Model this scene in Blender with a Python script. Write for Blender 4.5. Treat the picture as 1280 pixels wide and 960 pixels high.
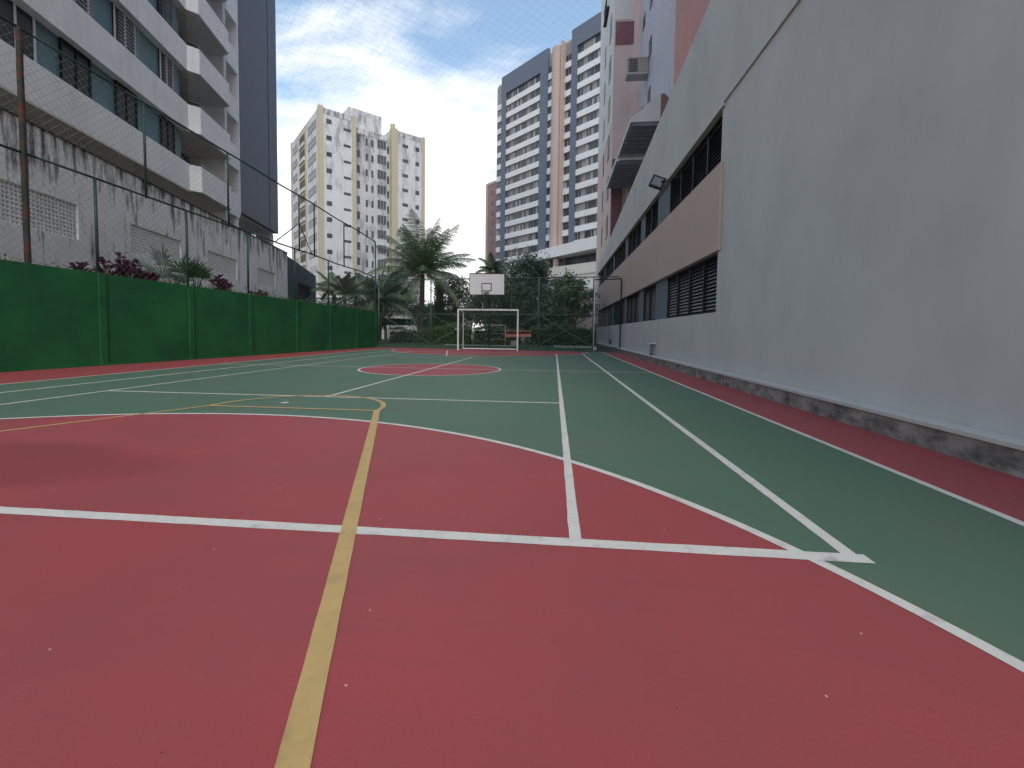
import bpy, math, random
from mathutils import Vector, Matrix
R = math.radians
random.seed(7)
for o in list(bpy.data.objects): bpy.data.objects.remove(o)
sc = bpy.context.scene
col = sc.collection

# ------------------------------------------------------------------ camera, sky, sun, exposure
cd = bpy.data.cameras.new('camera'); cam = bpy.data.objects.new('camera', cd); col.objects.link(cam)
YAW, PITCH, ROLL = -0.0943296, 0.0489231, 0.0126036
fw = Vector((math.sin(YAW)*math.cos(PITCH), math.cos(YAW)*math.cos(PITCH), -math.sin(PITCH)))
rt = Vector((math.cos(YAW), -math.sin(YAW), 0)); up = rt.cross(fw)
r2 = rt*math.cos(ROLL) + up*math.sin(ROLL); u2 = -rt*math.sin(ROLL) + up*math.cos(ROLL)
cam.matrix_world = Matrix((( r2.x, u2.x, -fw.x, 3.2193), (r2.y, u2.y, -fw.y, -10.9641), (r2.z, u2.z, -fw.z, 0.9394), (0,0,0,1)))
cd.sensor_fit = 'HORIZONTAL'; cd.sensor_width = 36; cd.lens = 554.98/1280*36
cd.shift_y = -(480-442.5)/1280
cd.clip_start = 0.05; cd.clip_end = 2000
sc.camera = cam

SUN_EL, SUN_AZ = 50, 164          # azimuth clockwise from +Y: behind the camera
w = bpy.data.worlds.new('World'); sc.world = w; w.use_nodes = True
nt = w.node_tree; nt.nodes.clear(); N = nt.nodes.new; L = nt.links.new
out = N('ShaderNodeOutputWorld'); sky = N('ShaderNodeTexSky'); sky.sky_type = 'NISHITA'; sky.sun_disc = False
sky.sun_elevation = R(SUN_EL); sky.sun_rotation = R(SUN_AZ); sky.dust_density = 1.0; sky.air_density = 1.0; sky.ozone_density = 1.6
b1 = N('ShaderNodeBackground'); b1.inputs["Strength"].default_value = 0.112
hsv = N('ShaderNodeHueSaturation'); hsv.inputs['Saturation'].default_value = 1.2; hsv.inputs['Hue'].default_value = 0.488; hsv.inputs['Value'].default_value = 1.12
L(sky.outputs[0], hsv.inputs['Color']); L(hsv.outputs[0], b1.inputs['Color'])
b2 = N('ShaderNodeBackground'); b2.inputs['Color'].default_value = (1.0, 0.995, 0.98, 1); b2.inputs['Strength'].default_value = 0.66
tc = N('ShaderNodeTexCoord'); sep = N('ShaderNodeSeparateXYZ'); L(tc.outputs['Generated'], sep.inputs[0])
# project the direction onto a cloud layer: (x, y) / (z + 0.12)
ad = N('ShaderNodeMath'); ad.operation = 'ADD'; ad.inputs[1].default_value = 0.16; L(sep.outputs['Z'], ad.inputs[0])
mx_ = N('ShaderNodeMath'); mx_.operation = 'MAXIMUM'; mx_.inputs[1].default_value = 0.05; L(ad.outputs[0], mx_.inputs[0])
dx = N('ShaderNodeMath'); dx.operation = 'DIVIDE'; L(sep.outputs['X'], dx.inputs[0]); L(mx_.outputs[0], dx.inputs[1])
dy = N('ShaderNodeMath'); dy.operation = 'DIVIDE'; L(sep.outputs['Y'], dy.inputs[0]); L(mx_.outputs[0], dy.inputs[1])
cmb = N('ShaderNodeCombineXYZ'); L(dx.outputs[0], cmb.inputs[0]); L(dy.outputs[0], cmb.inputs[1])
mp = N('ShaderNodeMapping'); mp.inputs['Rotation'].default_value = (0, 0, R(-35)); mp.inputs['Scale'].default_value = (1.0, 1.9, 1); mp.inputs['Location'].default_value = (0.35, 1.0, 0)
L(cmb.outputs[0], mp.inputs[0])
no = N('ShaderNodeTexNoise'); no.inputs['Scale'].default_value = 1.35; no.inputs['Detail'].default_value = 9; no.inputs['Roughness'].default_value = 0.6; no.inputs['Distortion'].default_value = 0.35
L(mp.outputs[0], no.inputs['Vector'])
# more cloud towards the horizon
gr = N('ShaderNodeMapRange'); gr.inputs['From Min'].default_value = 0.62; gr.inputs['From Max'].default_value = 0.25; gr.inputs['To Min'].default_value = -0.10; gr.inputs['To Max'].default_value = 0.26
L(sep.outputs['Z'], gr.inputs['Value'])
sm = N('ShaderNodeMath'); sm.operation = 'ADD'; L(no.outputs['Fac'], sm.inputs[0]); L(gr.outputs[0], sm.inputs[1])
rp = N('ShaderNodeMapRange'); rp.interpolation_type = 'SMOOTHSTEP'; rp.inputs['From Min'].default_value = 0.40; rp.inputs['From Max'].default_value = 0.72; rp.inputs['To Min'].default_value = 0.16
L(sm.outputs[0], rp.inputs['Value'])
ms = N('ShaderNodeMixShader'); L(rp.outputs[0], ms.inputs[0]); L(b1.outputs[0], ms.inputs[1]); L(b2.outputs[0], ms.inputs[2]); L(ms.outputs[0], out.inputs[0])

sd = bpy.data.lights.new('sun', 'SUN'); sd.energy = 0.6; sd.angle = R(14); sd.color = (1, 0.96, 0.9)
so = bpy.data.objects.new('sun', sd); col.objects.link(so)
sdir = Vector((math.sin(R(SUN_AZ))*math.cos(R(SUN_EL)), math.cos(R(SUN_AZ))*math.cos(R(SUN_EL)), math.sin(R(SUN_EL))))
so.rotation_euler = sdir.to_track_quat('Z', 'Y').to_euler(); so.location = (0, -20, 60)
sc.view_settings.view_transform = 'Standard'; sc.view_settings.look = 'None'; sc.view_settings.gamma = 1
sc.view_settings.exposure = 1.02
sc.view_settings.use_curve_mapping = False
sc.render.engine = 'CYCLES'
sc.cycles.max_bounces = 6; sc.cycles.transparent_max_bounces = 8

# ------------------------------------------------------------------ materials
MATS = {}
def mat(name, c, rough=0.8, var=0.12, scale=3.0, c2=None, c2scale=1.0, c2lo=0.5, c2hi=0.7, stretch=None, bump=0.0, bscale=40, spec=0.3, island=0.0, metal=0.0, fine=0.0, transl=0.0, ztop=None):
    if name in MATS: return MATS[name]
    m = bpy.data.materials.new(name); m.use_nodes = True; MATS[name] = m
    t = m.node_tree; p = t.nodes['Principled BSDF']; n = t.nodes.new; l = t.links.new
    p.inputs['Roughness'].default_value = rough; p.inputs['Metallic'].default_value = metal
    p.inputs['Specular IOR Level'].default_value = spec
    tc = n('ShaderNodeTexCoord'); co = tc.outputs['Object']
    if stretch:
        mpn = n('ShaderNodeMapping'); mpn.inputs['Scale'].default_value = stretch; l(co, mpn.inputs[0]); cs = mpn.outputs[0]
    else: cs = co
    nz = n('ShaderNodeTexNoise'); nz.inputs['Scale'].default_value = scale; nz.inputs['Detail'].default_value = 6; nz.inputs['Roughness'].default_value = .6; l(co, nz.inputs['Vector'])
    mr = n('ShaderNodeMapRange'); mr.inputs['From Min'].default_value = .3; mr.inputs['From Max'].default_value = .7
    mr.inputs['To Min'].default_value = 1-var; mr.inputs['To Max'].default_value = 1+var; l(nz.outputs['Fac'], mr.inputs['Value'])
    base = n('ShaderNodeRGB'); base.outputs[0].default_value = (*c, 1); cur = base.outputs[0]
    if c2:
        n2 = n('ShaderNodeTexNoise'); n2.inputs['Scale'].default_value = c2scale; n2.inputs['Detail'].default_value = 8; n2.inputs['Roughness'].default_value = .65; l(cs, n2.inputs['Vector'])
        fac = n2.outputs['Fac']
        if ztop:      # run-off stains grow denser towards the coping: (z0, z1, gain)
            sz = n('ShaderNodeSeparateXYZ'); l(co, sz.inputs[0]); zr = n('ShaderNodeMapRange'); zr.inputs['From Min'].default_value = ztop[0]; zr.inputs['From Max'].default_value = ztop[1]; zr.inputs['To Max'].default_value = ztop[2]
            l(sz.outputs['Z'], zr.inputs['Value']); za = n('ShaderNodeMath'); za.operation = 'ADD'; l(fac, za.inputs[0]); l(zr.outputs[0], za.inputs[1]); fac = za.outputs[0]
        m2 = n('ShaderNodeMapRange'); m2.inputs['From Min'].default_value = c2lo; m2.inputs['From Max'].default_value = c2hi; l(fac, m2.inputs['Value'])
        mi = n('ShaderNodeMix'); mi.data_type = 'RGBA'; l(m2.outputs[0], mi.inputs['Factor']); l(cur, mi.inputs['A']); mi.inputs['B'].default_value = (*c2, 1); cur = mi.outputs['Result']
    val = mr.outputs[0]
    if fine:
        n3 = n('ShaderNodeTexNoise'); n3.inputs['Scale'].default_value = 160; n3.inputs['Detail'].default_value = 3; l(co, n3.inputs['Vector'])
        m3 = n('ShaderNodeMapRange'); m3.inputs['From Min'].default_value = .3; m3.inputs['From Max'].default_value = .7; m3.inputs['To Min'].default_value = 1-fine; m3.inputs['To Max'].default_value = 1+fine
        l(n3.outputs['Fac'], m3.inputs['Value']); mu = n('ShaderNodeMath'); mu.operation = 'MULTIPLY'; l(val, mu.inputs[0]); l(m3.outputs[0], mu.inputs[1]); val = mu.outputs[0]
    if island:
        ge = n('ShaderNodeNewGeometry'); m4 = n('ShaderNodeMapRange'); m4.inputs['To Min'].default_value = 1-island; m4.inputs['To Max'].default_value = 1+island
        l(ge.outputs['Random Per Island'], m4.inputs['Value']); mu = n('ShaderNodeMath'); mu.operation = 'MULTIPLY'; l(val, mu.inputs[0]); l(m4.outputs[0], mu.inputs[1]); val = mu.outputs[0]
    vm = n('ShaderNodeVectorMath'); vm.operation = 'SCALE'; l(cur, vm.inputs[0]); l(val, vm.inputs['Scale']); l(vm.outputs[0], p.inputs['Base Color'])
    if bump:
        nb = n('ShaderNodeTexNoise'); nb.inputs['Scale'].default_value = bscale; nb.inputs['Detail'].default_value = 4; l(co, nb.inputs['Vector'])
        bp = n('ShaderNodeBump'); bp.inputs['Strength'].default_value = bump; bp.inputs['Distance'].default_value = .01; l(nb.outputs['Fac'], bp.inputs['Height']); l(bp.outputs[0], p.inputs['Normal'])
    if transl:
        tr = n('ShaderNodeBsdfTranslucent'); l(vm.outputs[0], tr.inputs['Color']); mx = n('ShaderNodeMixShader'); mx.inputs[0].default_value = transl
        o_ = t.nodes['Material Output']; l(p.outputs[0], mx.inputs[1]); l(tr.outputs[0], mx.inputs[2]); l(mx.outputs[0], o_.inputs['Surface'])
    return m

def court_mat(name, c, dirt, speck=True, shadow=None):
    """acrylic court paint: large soft mottling, scuffs, small pale specks"""
    m = mat(name, c, rough=.62, var=.05, scale=.55, c2=dirt, c2scale=.9, c2lo=.40, c2hi=.85, bump=.12, bscale=260, spec=.35, fine=.035)
    t = m.node_tree; p = t.nodes['Principled BSDF']; n = t.nodes.new; l = t.links.new
    src = p.inputs['Base Color'].links[0].from_socket
    tc = n('ShaderNodeTexCoord')
    vo = n('ShaderNodeTexVoronoi'); vo.voronoi_dimensions = '2D'; vo.inputs['Scale'].default_value = 1.5; vo.inputs['Randomness'].default_value = 1; l(tc.outputs['Object'], vo.inputs['Vector'])
    lt = n('ShaderNodeMath'); lt.operation = 'LESS_THAN'; lt.inputs[1].default_value = .0055; l(vo.outputs['Distance'], lt.inputs[0])
    mi = n('ShaderNodeMix'); mi.data_type = 'RGBA'; l(lt.outputs[0], mi.inputs['Factor']); l(src, mi.inputs['A']); mi.inputs['B'].default_value = (.50, .38, .34, 1)
    cur = mi.outputs['Result']
    vo2 = n('ShaderNodeTexVoronoi'); vo2.voronoi_dimensions = '2D'; vo2.inputs['Scale'].default_value = 2.3; l(tc.outputs['Object'], vo2.inputs['Vector'])
    l2 = n('ShaderNodeMath'); l2.operation = 'LESS_THAN'; l2.inputs[1].default_value = .006; l(vo2.outputs['Distance'], l2.inputs[0])
    m2 = n('ShaderNodeMix'); m2.data_type = 'RGBA'; l(l2.outputs[0], m2.inputs['Factor']); l(cur, m2.inputs['A']); m2.inputs['B'].default_value = (c[0]*.45, c[1]*.5, c[2]*.5, 1)
    cur = m2.outputs['Result']
    # faint long scuffs
    mp = n('ShaderNodeMapping'); mp.inputs['Scale'].default_value = (.6, 5, 1); mp.inputs['Rotation'].default_value = (0, 0, .5); l(tc.outputs['Object'], mp.inputs[0])
    ns = n('ShaderNodeTexNoise'); ns.inputs['Scale'].default_value = 1.6; ns.inputs['Detail'].default_value = 7; l(mp.outputs[0], ns.inputs['Vector'])
    rs = n('ShaderNodeMapRange'); rs.inputs['From Min'].default_value = .56; rs.inputs['From Max'].default_value = .78; rs.inputs['To Max'].default_value = .45; l(ns.outputs['Fac'], rs.inputs['Value'])
    m3 = n('ShaderNodeMix'); m3.data_type = 'RGBA'; l(rs.outputs[0], m3.inputs['Factor']); l(cur, m3.inputs['A']); m3.inputs['B'].default_value = (*dirt, 1)
    cur = m3.outputs['Result']
    if shadow:   # cast shade painted into the colour: a dark patch with a soft edge
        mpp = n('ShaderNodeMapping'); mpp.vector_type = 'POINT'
        sx, sy = 1/shadow[2], 1/shadow[3]
        mpp.inputs['Scale'].default_value = (sx, sy, 0); mpp.inputs['Location'].default_value = (-shadow[0]*sx, -shadow[1]*sy, 0)
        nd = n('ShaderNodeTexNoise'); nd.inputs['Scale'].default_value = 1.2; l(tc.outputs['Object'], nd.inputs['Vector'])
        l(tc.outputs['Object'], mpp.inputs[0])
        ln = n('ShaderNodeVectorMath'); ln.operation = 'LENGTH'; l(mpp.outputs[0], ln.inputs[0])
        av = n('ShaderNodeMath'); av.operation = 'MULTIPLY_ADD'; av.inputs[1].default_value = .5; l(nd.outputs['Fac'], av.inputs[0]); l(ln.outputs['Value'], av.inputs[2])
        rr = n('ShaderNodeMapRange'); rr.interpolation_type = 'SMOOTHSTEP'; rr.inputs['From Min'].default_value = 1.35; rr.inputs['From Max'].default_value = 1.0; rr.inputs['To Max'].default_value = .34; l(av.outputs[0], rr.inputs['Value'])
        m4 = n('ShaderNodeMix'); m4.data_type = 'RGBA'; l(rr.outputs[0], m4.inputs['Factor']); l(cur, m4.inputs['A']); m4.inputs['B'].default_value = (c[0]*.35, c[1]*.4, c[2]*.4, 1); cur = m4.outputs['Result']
    l(cur, p.inputs['Base Color'])
    return m

M_GREEN = court_mat('court green paint', (.074, .148, .090), (.11, .14, .095))
M_RED = court_mat('court red paint', (.325, .058, .058), (.24, .062, .060), shadow=(-1.2, -8.35, 1.9, .62))
M_LINE = mat('white line paint', (.60, .57, .51), .6, .06, 6, c2=(.42, .37, .34), c2scale=9, c2lo=.54, c2hi=.72, bump=.1, bscale=200)
M_YEL = mat('yellow line paint', (.49, .33, .125), .6, .08, 6, c2=(.36, .25, .12), c2scale=9, c2lo=.52, c2hi=.76, bump=.1, bscale=200)
M_GWALL = mat('green wall paint', (.020, .15, .048), .55, .12, 1.2, c2=(.014, .088, .038), c2scale=.8, c2lo=.4, c2hi=.7, bump=.15, bscale=30, spec=.3)
M_DKGREEN = mat('dark green metal paint', (.022, .06, .042), .5, .2, 10)
M_RUST = mat('rusty metal paint', (.025, .045, .035), .75, .2, 8, c2=(.12, .035, .022), c2scale=5.5, c2lo=.44, c2hi=.62, bump=.5, bscale=60)
M_NET = mat('weathered netting wire', (.27, .31, .29), .6, .1, 5)
M_ONET = mat('overhead net cord', (.32, .35, .38), .8, .1, 5)
M_SWALL = mat('stained white wall plaster', (.84, .84, .82), .9, .08, 2, c2=(.10, .10, .105), c2scale=1.9, c2lo=.55, c2hi=.68, ztop=(4.6, 6.0, .13), stretch=(1.6, 1.6, .28), bump=.3, bscale=20)
M_VENT = mat('white breeze block', (.84, .84, .82), .9, .08, 4)
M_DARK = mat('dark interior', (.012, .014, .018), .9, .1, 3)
M_NAVY = mat('navy painted wall', (.022, .042, .075), .7, .12, 2, c2=(.05, .07, .09), c2scale=1.5, c2lo=.5, c2hi=.8)
M_WHITE = mat('white plaster band', (.83, .83, .81), .85, .05, 1.5, c2=(.72, .72, .70), c2scale=.8, stretch=(1, 1, .25), c2lo=.45, c2hi=.8)
M_TEAL = mat('teal mosaic tile wall', (.10, .20, .225), .5, .08, 3, fine=.12)
M_GLASSDK = mat('dark window glass', (.010, .015, .022), .3, .3, 1.2, spec=.25)
M_GLASSBL = mat('blue balcony glass', (.02, .06, .085), .12, .3, 1.0, spec=.6)
M_SLATE = mat('slate grey tile wall', (.12, .14, .185), .6, .06, 1, fine=.05)
M_SOFF = mat('beige soffit', (.62, .57, .50), .9, .08, 2)
M_FRAME = mat('white window frame', (.62, .63, .64), .5, .05, 5)
M_GRILL = mat('thin grey grille bar', (.34, .36, .38), .5, .1, 8)
M_RWALL = mat('light grey wall paint', (.505, .508, .49), .75, .035, .6, c2=(.44, .445, .432), c2scale=.7, c2lo=.42, c2hi=.66, stretch=(1, 1, .5), bump=.12, bscale=14)
M_PINKB = mat('pink grey band paint', (.48, .365, .32), .75, .04, .8, bump=.1, bscale=14)
M_PIER = mat('bluish grey pier paint', (.13, .155, .19), .8, .06, 1)
M_LOUV = mat('dark navy louvre slat', (.022, .034, .052), .35, .2, 3, spec=.5)
M_CONC = mat('weathered concrete', (.26, .25, .235), .95, .25, 5, c2=(.085, .083, .08), c2scale=3.4, c2lo=.42, c2hi=.66, stretch=(1, 1, 2.2), bump=.8, bscale=25)
M_LEDGE = mat('pale ledge paint', (.47, .465, .45), .8, .06, 3, c2=(.35, .37, .38), c2scale=3, c2lo=.55, c2hi=.8)
M_SALMON = mat('salmon tile wall', (.52, .23, .19), .6, .06, 1, fine=.05)
M_LILAC = mat('lilac grey wall', (.46, .47, .55), .75, .07, .5, c2=(.55, .50, .52), c2scale=.3, c2lo=.4, c2hi=.7)
M_CREAM = mat('cream pink wall', (.60, .47, .44), .8, .05, .6)
M_OFFW = mat('off white wall', (.60, .59, .58), .8, .05, .8)
M_BROWN = mat('maroon tile panel', (.20, .085, .095), .6, .12, 1.5, fine=.1)
M_CORR = mat('dark corrugated soffit', (.24, .26, .29), .5, .15, 2)
M_WBLD = mat('streaked white render', (.62, .62, .61), .9, .05, .5, c2=(.26, .26, .27), c2scale=.55, c2lo=.53, c2hi=.72, ztop=(24, 41, .09), stretch=(1.3, 1.3, .35))
M_WBLD2 = mat('heavily mould streaked render', (.56, .56, .56), .9, .06, .5, c2=(.18, .18, .19), c2scale=.5, c2lo=.47, c2hi=.70, ztop=(24, 41, .08), stretch=(1.6, 1.6, .4))
M_YELST = mat('ochre yellow pilaster', (.50, .44, .31), .85, .06, .6, c2=(.45, .37, .24), c2scale=.6, c2lo=.5, c2hi=.8)
M_TSLATE = mat('blue grey facade frame', (.115, .14, .185), .7, .05, .3)
M_TBAND = mat('bright white facade band', (.64, .65, .65), .8, .03, .5)
M_TPINK = mat('pink beige facade', (.43, .335, .295), .8, .05, .3)
M_TBEIGE = mat('grey beige facade panel', (.27, .25, .24), .8, .12, .7)
M_TGL = mat('far window glass', (.045, .05, .065), .2, .75, .45, spec=.5)
M_PODIUM = mat('cream podium plaster', (.54, .53, .48), .85, .06, .4)
M_TBRN = mat('far maroon facade', (.28, .18, .17), .8, .1, .4)
M_GOAL = mat('chipped white goal paint', (.72, .70, .69), .45, .05, 9, c2=(.35, .25, .22), c2scale=9, c2lo=.66, c2hi=.74)
M_BOARD = mat('white backboard paint', (.76, .76, .74), .5, .04, 3)
M_BLACK = mat('black paint', (.015, .015, .018), .5, .1, 5)
M_RIM = mat('pale painted rim', (.55, .50, .48), .5, .1, 5)
M_TRUNK = mat('grey brown bark', (.13, .11, .09), .95, .25, 6, bump=1, bscale=18)
M_VINE = mat('yellow green vine bark', (.16, .19, .05), .9, .3, 3, bump=1, bscale=12)
M_PALM = mat('palm leaflet green', (.16, .22, .13), .45, .2, .8, island=.35, transl=.25, spec=.4)
M_PALM2 = mat('young palm leaf green', (.10, .15, .085), .45, .2, .8, island=.35, transl=.25, spec=.4)
M_LEAFD = mat('dark tree leaves', (.075, .12, .065), .5, .3, 1.0, island=.4, transl=.2, spec=.4)
M_LEAFM = mat('mid green leaves', (.10, .17, .07), .5, .3, 1.0, island=.4, transl=.25, spec=.4)
M_LEAFG = mat('glossy round leaves', (.125, .19, .09), .3, .3, 1.0, island=.6, transl=.15, spec=.6)
M_LEAFC = mat('feathery blue green needles', (.085, .135, .10), .6, .3, .8, island=.3, transl=.15)
M_LEAFL = mat('bright hedge leaves', (.10, .19, .05), .5, .3, 1.2, island=.4, transl=.3)
M_PURP = mat('purple cordyline leaves', (.12, .025, .055), .45, .4, 1.5, island=.5, transl=.2)
M_DRY = mat('dry creeper leaves', (.13, .10, .05), .9, .4, 2, island=.5)
M_SOIL = mat('garden soil', (.07, .075, .045), .95, .3, 2, c2=(.04, .07, .03), c2scale=.8, c2lo=.4, c2hi=.6, bump=.5, bscale=8)
M_ASPH = mat('street asphalt', (.06, .06, .06), .9, .15, .6)
M_ORANGE = mat('terracotta tile roof', (.50, .20, .13), .85, .15, 6)
M_AC = mat('grimy beige air conditioner casing', (.36, .33, .29), .7, .2, 4)

# ------------------------------------------------------------------ mesh helpers
class MB:
    def __init__(s): s.v = []; s.f = []
    def quad(s, a, b, c, d):
        n = len(s.v); s.v += [tuple(a), tuple(b), tuple(c), tuple(d)]; s.f.append((n, n+1, n+2, n+3)); return s
    def tri(s, a, b, c):
        n = len(s.v); s.v += [tuple(a), tuple(b), tuple(c)]; s.f.append((n, n+1, n+2)); return s
    def box(s, x0, x1, y0, y1, z0, z1):
        x0, x1 = sorted((x0, x1)); y0, y1 = sorted((y0, y1)); z0, z1 = sorted((z0, z1))
        n = len(s.v)
        s.v += [(x0,y0,z0),(x1,y0,z0),(x1,y1,z0),(x0,y1,z0),(x0,y0,z1),(x1,y0,z1),(x1,y1,z1),(x0,y1,z1)]
        s.f += [tuple(n+i for i in q) for q in ((0,3,2,1),(4,5,6,7),(0,1,5,4),(1,2,6,5),(2,3,7,6),(3,0,4,7))]; return s
    def prism(s, pts, axis, a, b):
        """extrude polygon pts (2-D) along axis 'x','y','z' from a to b"""
        n = len(s.v); k = len(pts)
        def P(p, t):
            return {'x': (t, p[0], p[1]), 'y': (p[0], t, p[1]), 'z': (p[0], p[1], t)}[axis]
        s.v += [P(p, a) for p in pts] + [P(p, b) for p in pts]
        s.f.append(tuple(n+i for i in range(k))); s.f.append(tuple(n+k+i for i in reversed(range(k))))
        for i in range(k): j = (i+1) % k; s.f.append((n+i, n+k+i, n+k+j, n+j))
        return s
    def tube(s, a, b, r0, r1=None, k=8, caps=True):
        a = Vector(a); b = Vector(b); r1 = r0 if r1 is None else r1
        d = (b-a)
        if d.length < 1e-6: return s
        d.normalize(); q = d.orthogonal().normalized(); t = d.cross(q); n = len(s.v)
        for c, r in ((a, r0), (b, r1)):
            for i in range(k):
                an = 2*math.pi*i/k; s.v.append(tuple(c + q*math.cos(an)*r + t*math.sin(an)*r))
        for i in range(k): j = (i+1) % k; s.f.append((n+i, n+j, n+k+j, n+k+i))
        if caps: s.f.append(tuple(n+i for i in reversed(range(k)))); s.f.append(tuple(n+k+i for i in range(k)))
        return s
    def path(s, pts, r0, r1=None, k=8):
        r1 = r0 if r1 is None else r1; m = len(pts)-1
        for i in range(m): s.tube(pts[i], pts[i+1], r0+(r1-r0)*i/m, r0+(r1-r0)*(i+1)/m, k)
        return s
    def build(s, name, material, parent=None, smooth=False, bevel=0):
        me = bpy.data.meshes.new(name); me.from_pydata(s.v, [], s.f); me.update()
        o = bpy.data.objects.new(name, me); col.objects.link(o); me.materials.append(material)
        if parent: o.parent = parent
        if smooth:
            for p in me.polygons: p.use_smooth = True
        if bevel:
            b = o.modifiers.new('bevel', 'BEVEL'); b.width = bevel; b.segments = 2; b.limit_method = 'ANGLE'
        return o

def tag(o, label=None, cat=None, group=None, kind=None):
    if label: o['label'] = label
    if cat: o['category'] = cat
    if group: o['group'] = group
    if kind: o['kind'] = kind
    return o
def thing(name, loc, label, cat, rz=0, group=None):
    o = bpy.data.objects.new(name, None); col.objects.link(o); o.location = loc; o.rotation_euler = (0, 0, rz); o.empty_display_size = .3
    return tag(o, label, cat, group)
def copy_thing(o, parent=None):
    kids = [c for c in col.objects if c.parent == o]
    c = o.copy(); col.objects.link(c); c.parent = parent
    for k in kids: copy_thing(k, c)
    return c
def net(mb, O, U, w, bot, top, cell, r, dense=1):
    """diamond mesh in a vertical plane: origin O, unit direction U, width w; bot(u), top(u) give heights"""
    h = top(w/2)-bot(w/2)
    def P(u, v):
        b, t = bot(u), top(u); return (O[0]+U[0]*u, O[1]+U[1]*u, b+(t-b)*v/h)
    st = cell*1.414; n = int((w+h)/st)+1
    for k in range(n):
        u0 = -h + k*st
        for sgn in (0, 1):
            a, b = max(u0, 0), min(u0+h, w)
            if b <= a: continue
            va, vb = a-u0, b-u0
            if sgn: va, vb = h-va, h-vb
            m = max(1, int((b-a)/6))
            for i in range(m):
                ua, ub = a+(b-a)*i/m, a+(b-a)*(i+1)/m
                mb.tube(P(ua, va+(vb-va)*i/m), P(ub, va+(vb-va)*(i+1)/m), r, k=3, caps=False)
    return mb

# ------------------------------------------------------------------ ground and court
ZG = 0.0
tag(MB().quad((-400,-200,-.06),(400,-200,-.06),(400,600,-.06),(-400,600,-.06)).build('ground', M_ASPH), kind='structure')
tag(MB().quad((-60,13.35,-.02),(40,11.6,-.02),(40,58,-.02),(-60,58,-.02)).build('garden_ground', M_SOIL), kind='structure')
WA = Vector((-8.0, -4.0)); WB = Vector((-6.72, 13.3)); WU = (WB-WA).normalized()
def wallpt(s, off=0):      # point along the left wall, s metres from WA, off metres outwards (away from the court)
    p = WA + WU*s; n = Vector((-WU.y, WU.x)); return p + n*off
WS0 = -12.0; WLEN = (WB-WA).length
# red court apron from wall to wall
p0, p1 = wallpt(WS0, .05), wallpt(WLEN+.1, .05)
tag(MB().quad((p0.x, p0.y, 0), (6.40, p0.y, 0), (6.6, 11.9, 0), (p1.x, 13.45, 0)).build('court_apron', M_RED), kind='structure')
tag(MB().quad((-5.6, -11.6, .001), (5.6, -11.6, .001), (5.6, 11.15, .001), (-5.6, 11.15, .001)).build('court_surface', M_GREEN), kind='structure')
tag(MB().quad((4.9,11.15,.002),(6.58,11.15,.002),(6.58,11.88,.002),(4.9,12.0,.002)).build('court_corner', mat('worn grey green court paint', (.13,.15,.12), .7, .2, 3)), kind='structure')
def disc(mb, cx, cy, r, a0, a1, z, n=96):
    c = (cx, cy, z)
    for i in range(n):
        t0, t1 = a0+(a1-a0)*i/n, a0+(a1-a0)*(i+1)/n
        mb.tri(c, (cx+r*math.cos(t0), cy+r*math.sin(t0), z), (cx+r*math.cos(t1), cy+r*math.sin(t1), z))
def arc(mb, cx, cy, r, a0, a1, w, z, n=96):
    for i in range(n):
        t0, t1 = a0+(a1-a0)*i/n, a0+(a1-a0)*(i+1)/n
        f = lambda t, q: (cx+q*math.cos(t), cy+q*math.sin(t), z)
        mb.quad(f(t0, r-w/2), f(t0, r+w/2), f(t1, r+w/2), f(t1, r-w/2))
rz = MB()
disc(rz, 0.05, -11.2, 4.79, 0, math.pi, .002); disc(rz, 0.05, 11.15, 4.79, math.pi, 2*math.pi, .002); disc(rz, .18, -.15, 1.72, 0, 2*math.pi, .002)
rz.quad((-5.0,-11.6,.002),(5.0,-11.6,.002),(4.84,-11.2,.002),(-4.74,-11.2,.002))
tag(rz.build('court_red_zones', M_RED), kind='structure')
ln = MB(); zk = [.003]
def line(mb, a, b, w, jit=.0015):
    zk[0] += .00005; z = zk[0]; a = Vector(a); b = Vector(b); d = (b-a).normalized(); n = Vector((-d.y, d.x)); L_ = (b-a).length
    m = max(2, int(L_/.10)) if L_ < 24 else 200
    prev = None
    for i in range(m+1):
        p = a+(b-a)*i/m; j1 = random.uniform(-jit, jit); j2 = random.uniform(-jit, jit)
        q = (p+n*(w/2+j1), p-n*(w/2+j2))
        if prev: mb.quad((*prev[0], z), (*prev[1], z), (*q[1], z), (*q[0], z))
        prev = q
W = .055
for x in (-5.6, 5.6): line(ln, (x, -12), (x, 11.15), W)
for x in (-4.5, 4.5): line(ln, (x, -9.037), (x, 9.0), .062)
for x in (-3.33, 3.33): line(ln, (x, -8.97), (x, 9.0), .055, .0022)
for y in (-9, 9): line(ln, (-4.53, y), (4.53+(.03 if y < 0 else 0), y), .075, .002)
for y in (-5.04, 5.04): line(ln, (-3.33, y), (3.33, y), W)
line(ln, (-.95, 5.98), (-2.1, 10.9), W); line(ln, (-5.6, 0), (5.6, 0), W); line(ln, (.05, -5.04), (.25, 5.04), W)
line(ln, (-5.6, 11.12), (-1.5, 11.12), W); line(ln, (1.5, 11.12), (5.6, 11.12), W)
zk[0] += .00008; arc(ln, .18, -.15, 1.72, 0, 2*math.pi, W, zk[0])
zk[0] += .00008; arc(ln, .05, -11.2, 4.79, 0, math.pi, W, zk[0], 200)
zk[0] += .00008; arc(ln, .05, 11.15, 4.79, math.pi, 2*math.pi, W, zk[0], 200)
zk[0] += .00008
disc(ln, -.95+.75, -5.62, .05, 0, 2*math.pi, zk[0], 20)
tag(ln.build('court_white_lines', M_LINE), kind='structure')
yl = MB(); zk[0] = .0052
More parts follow.
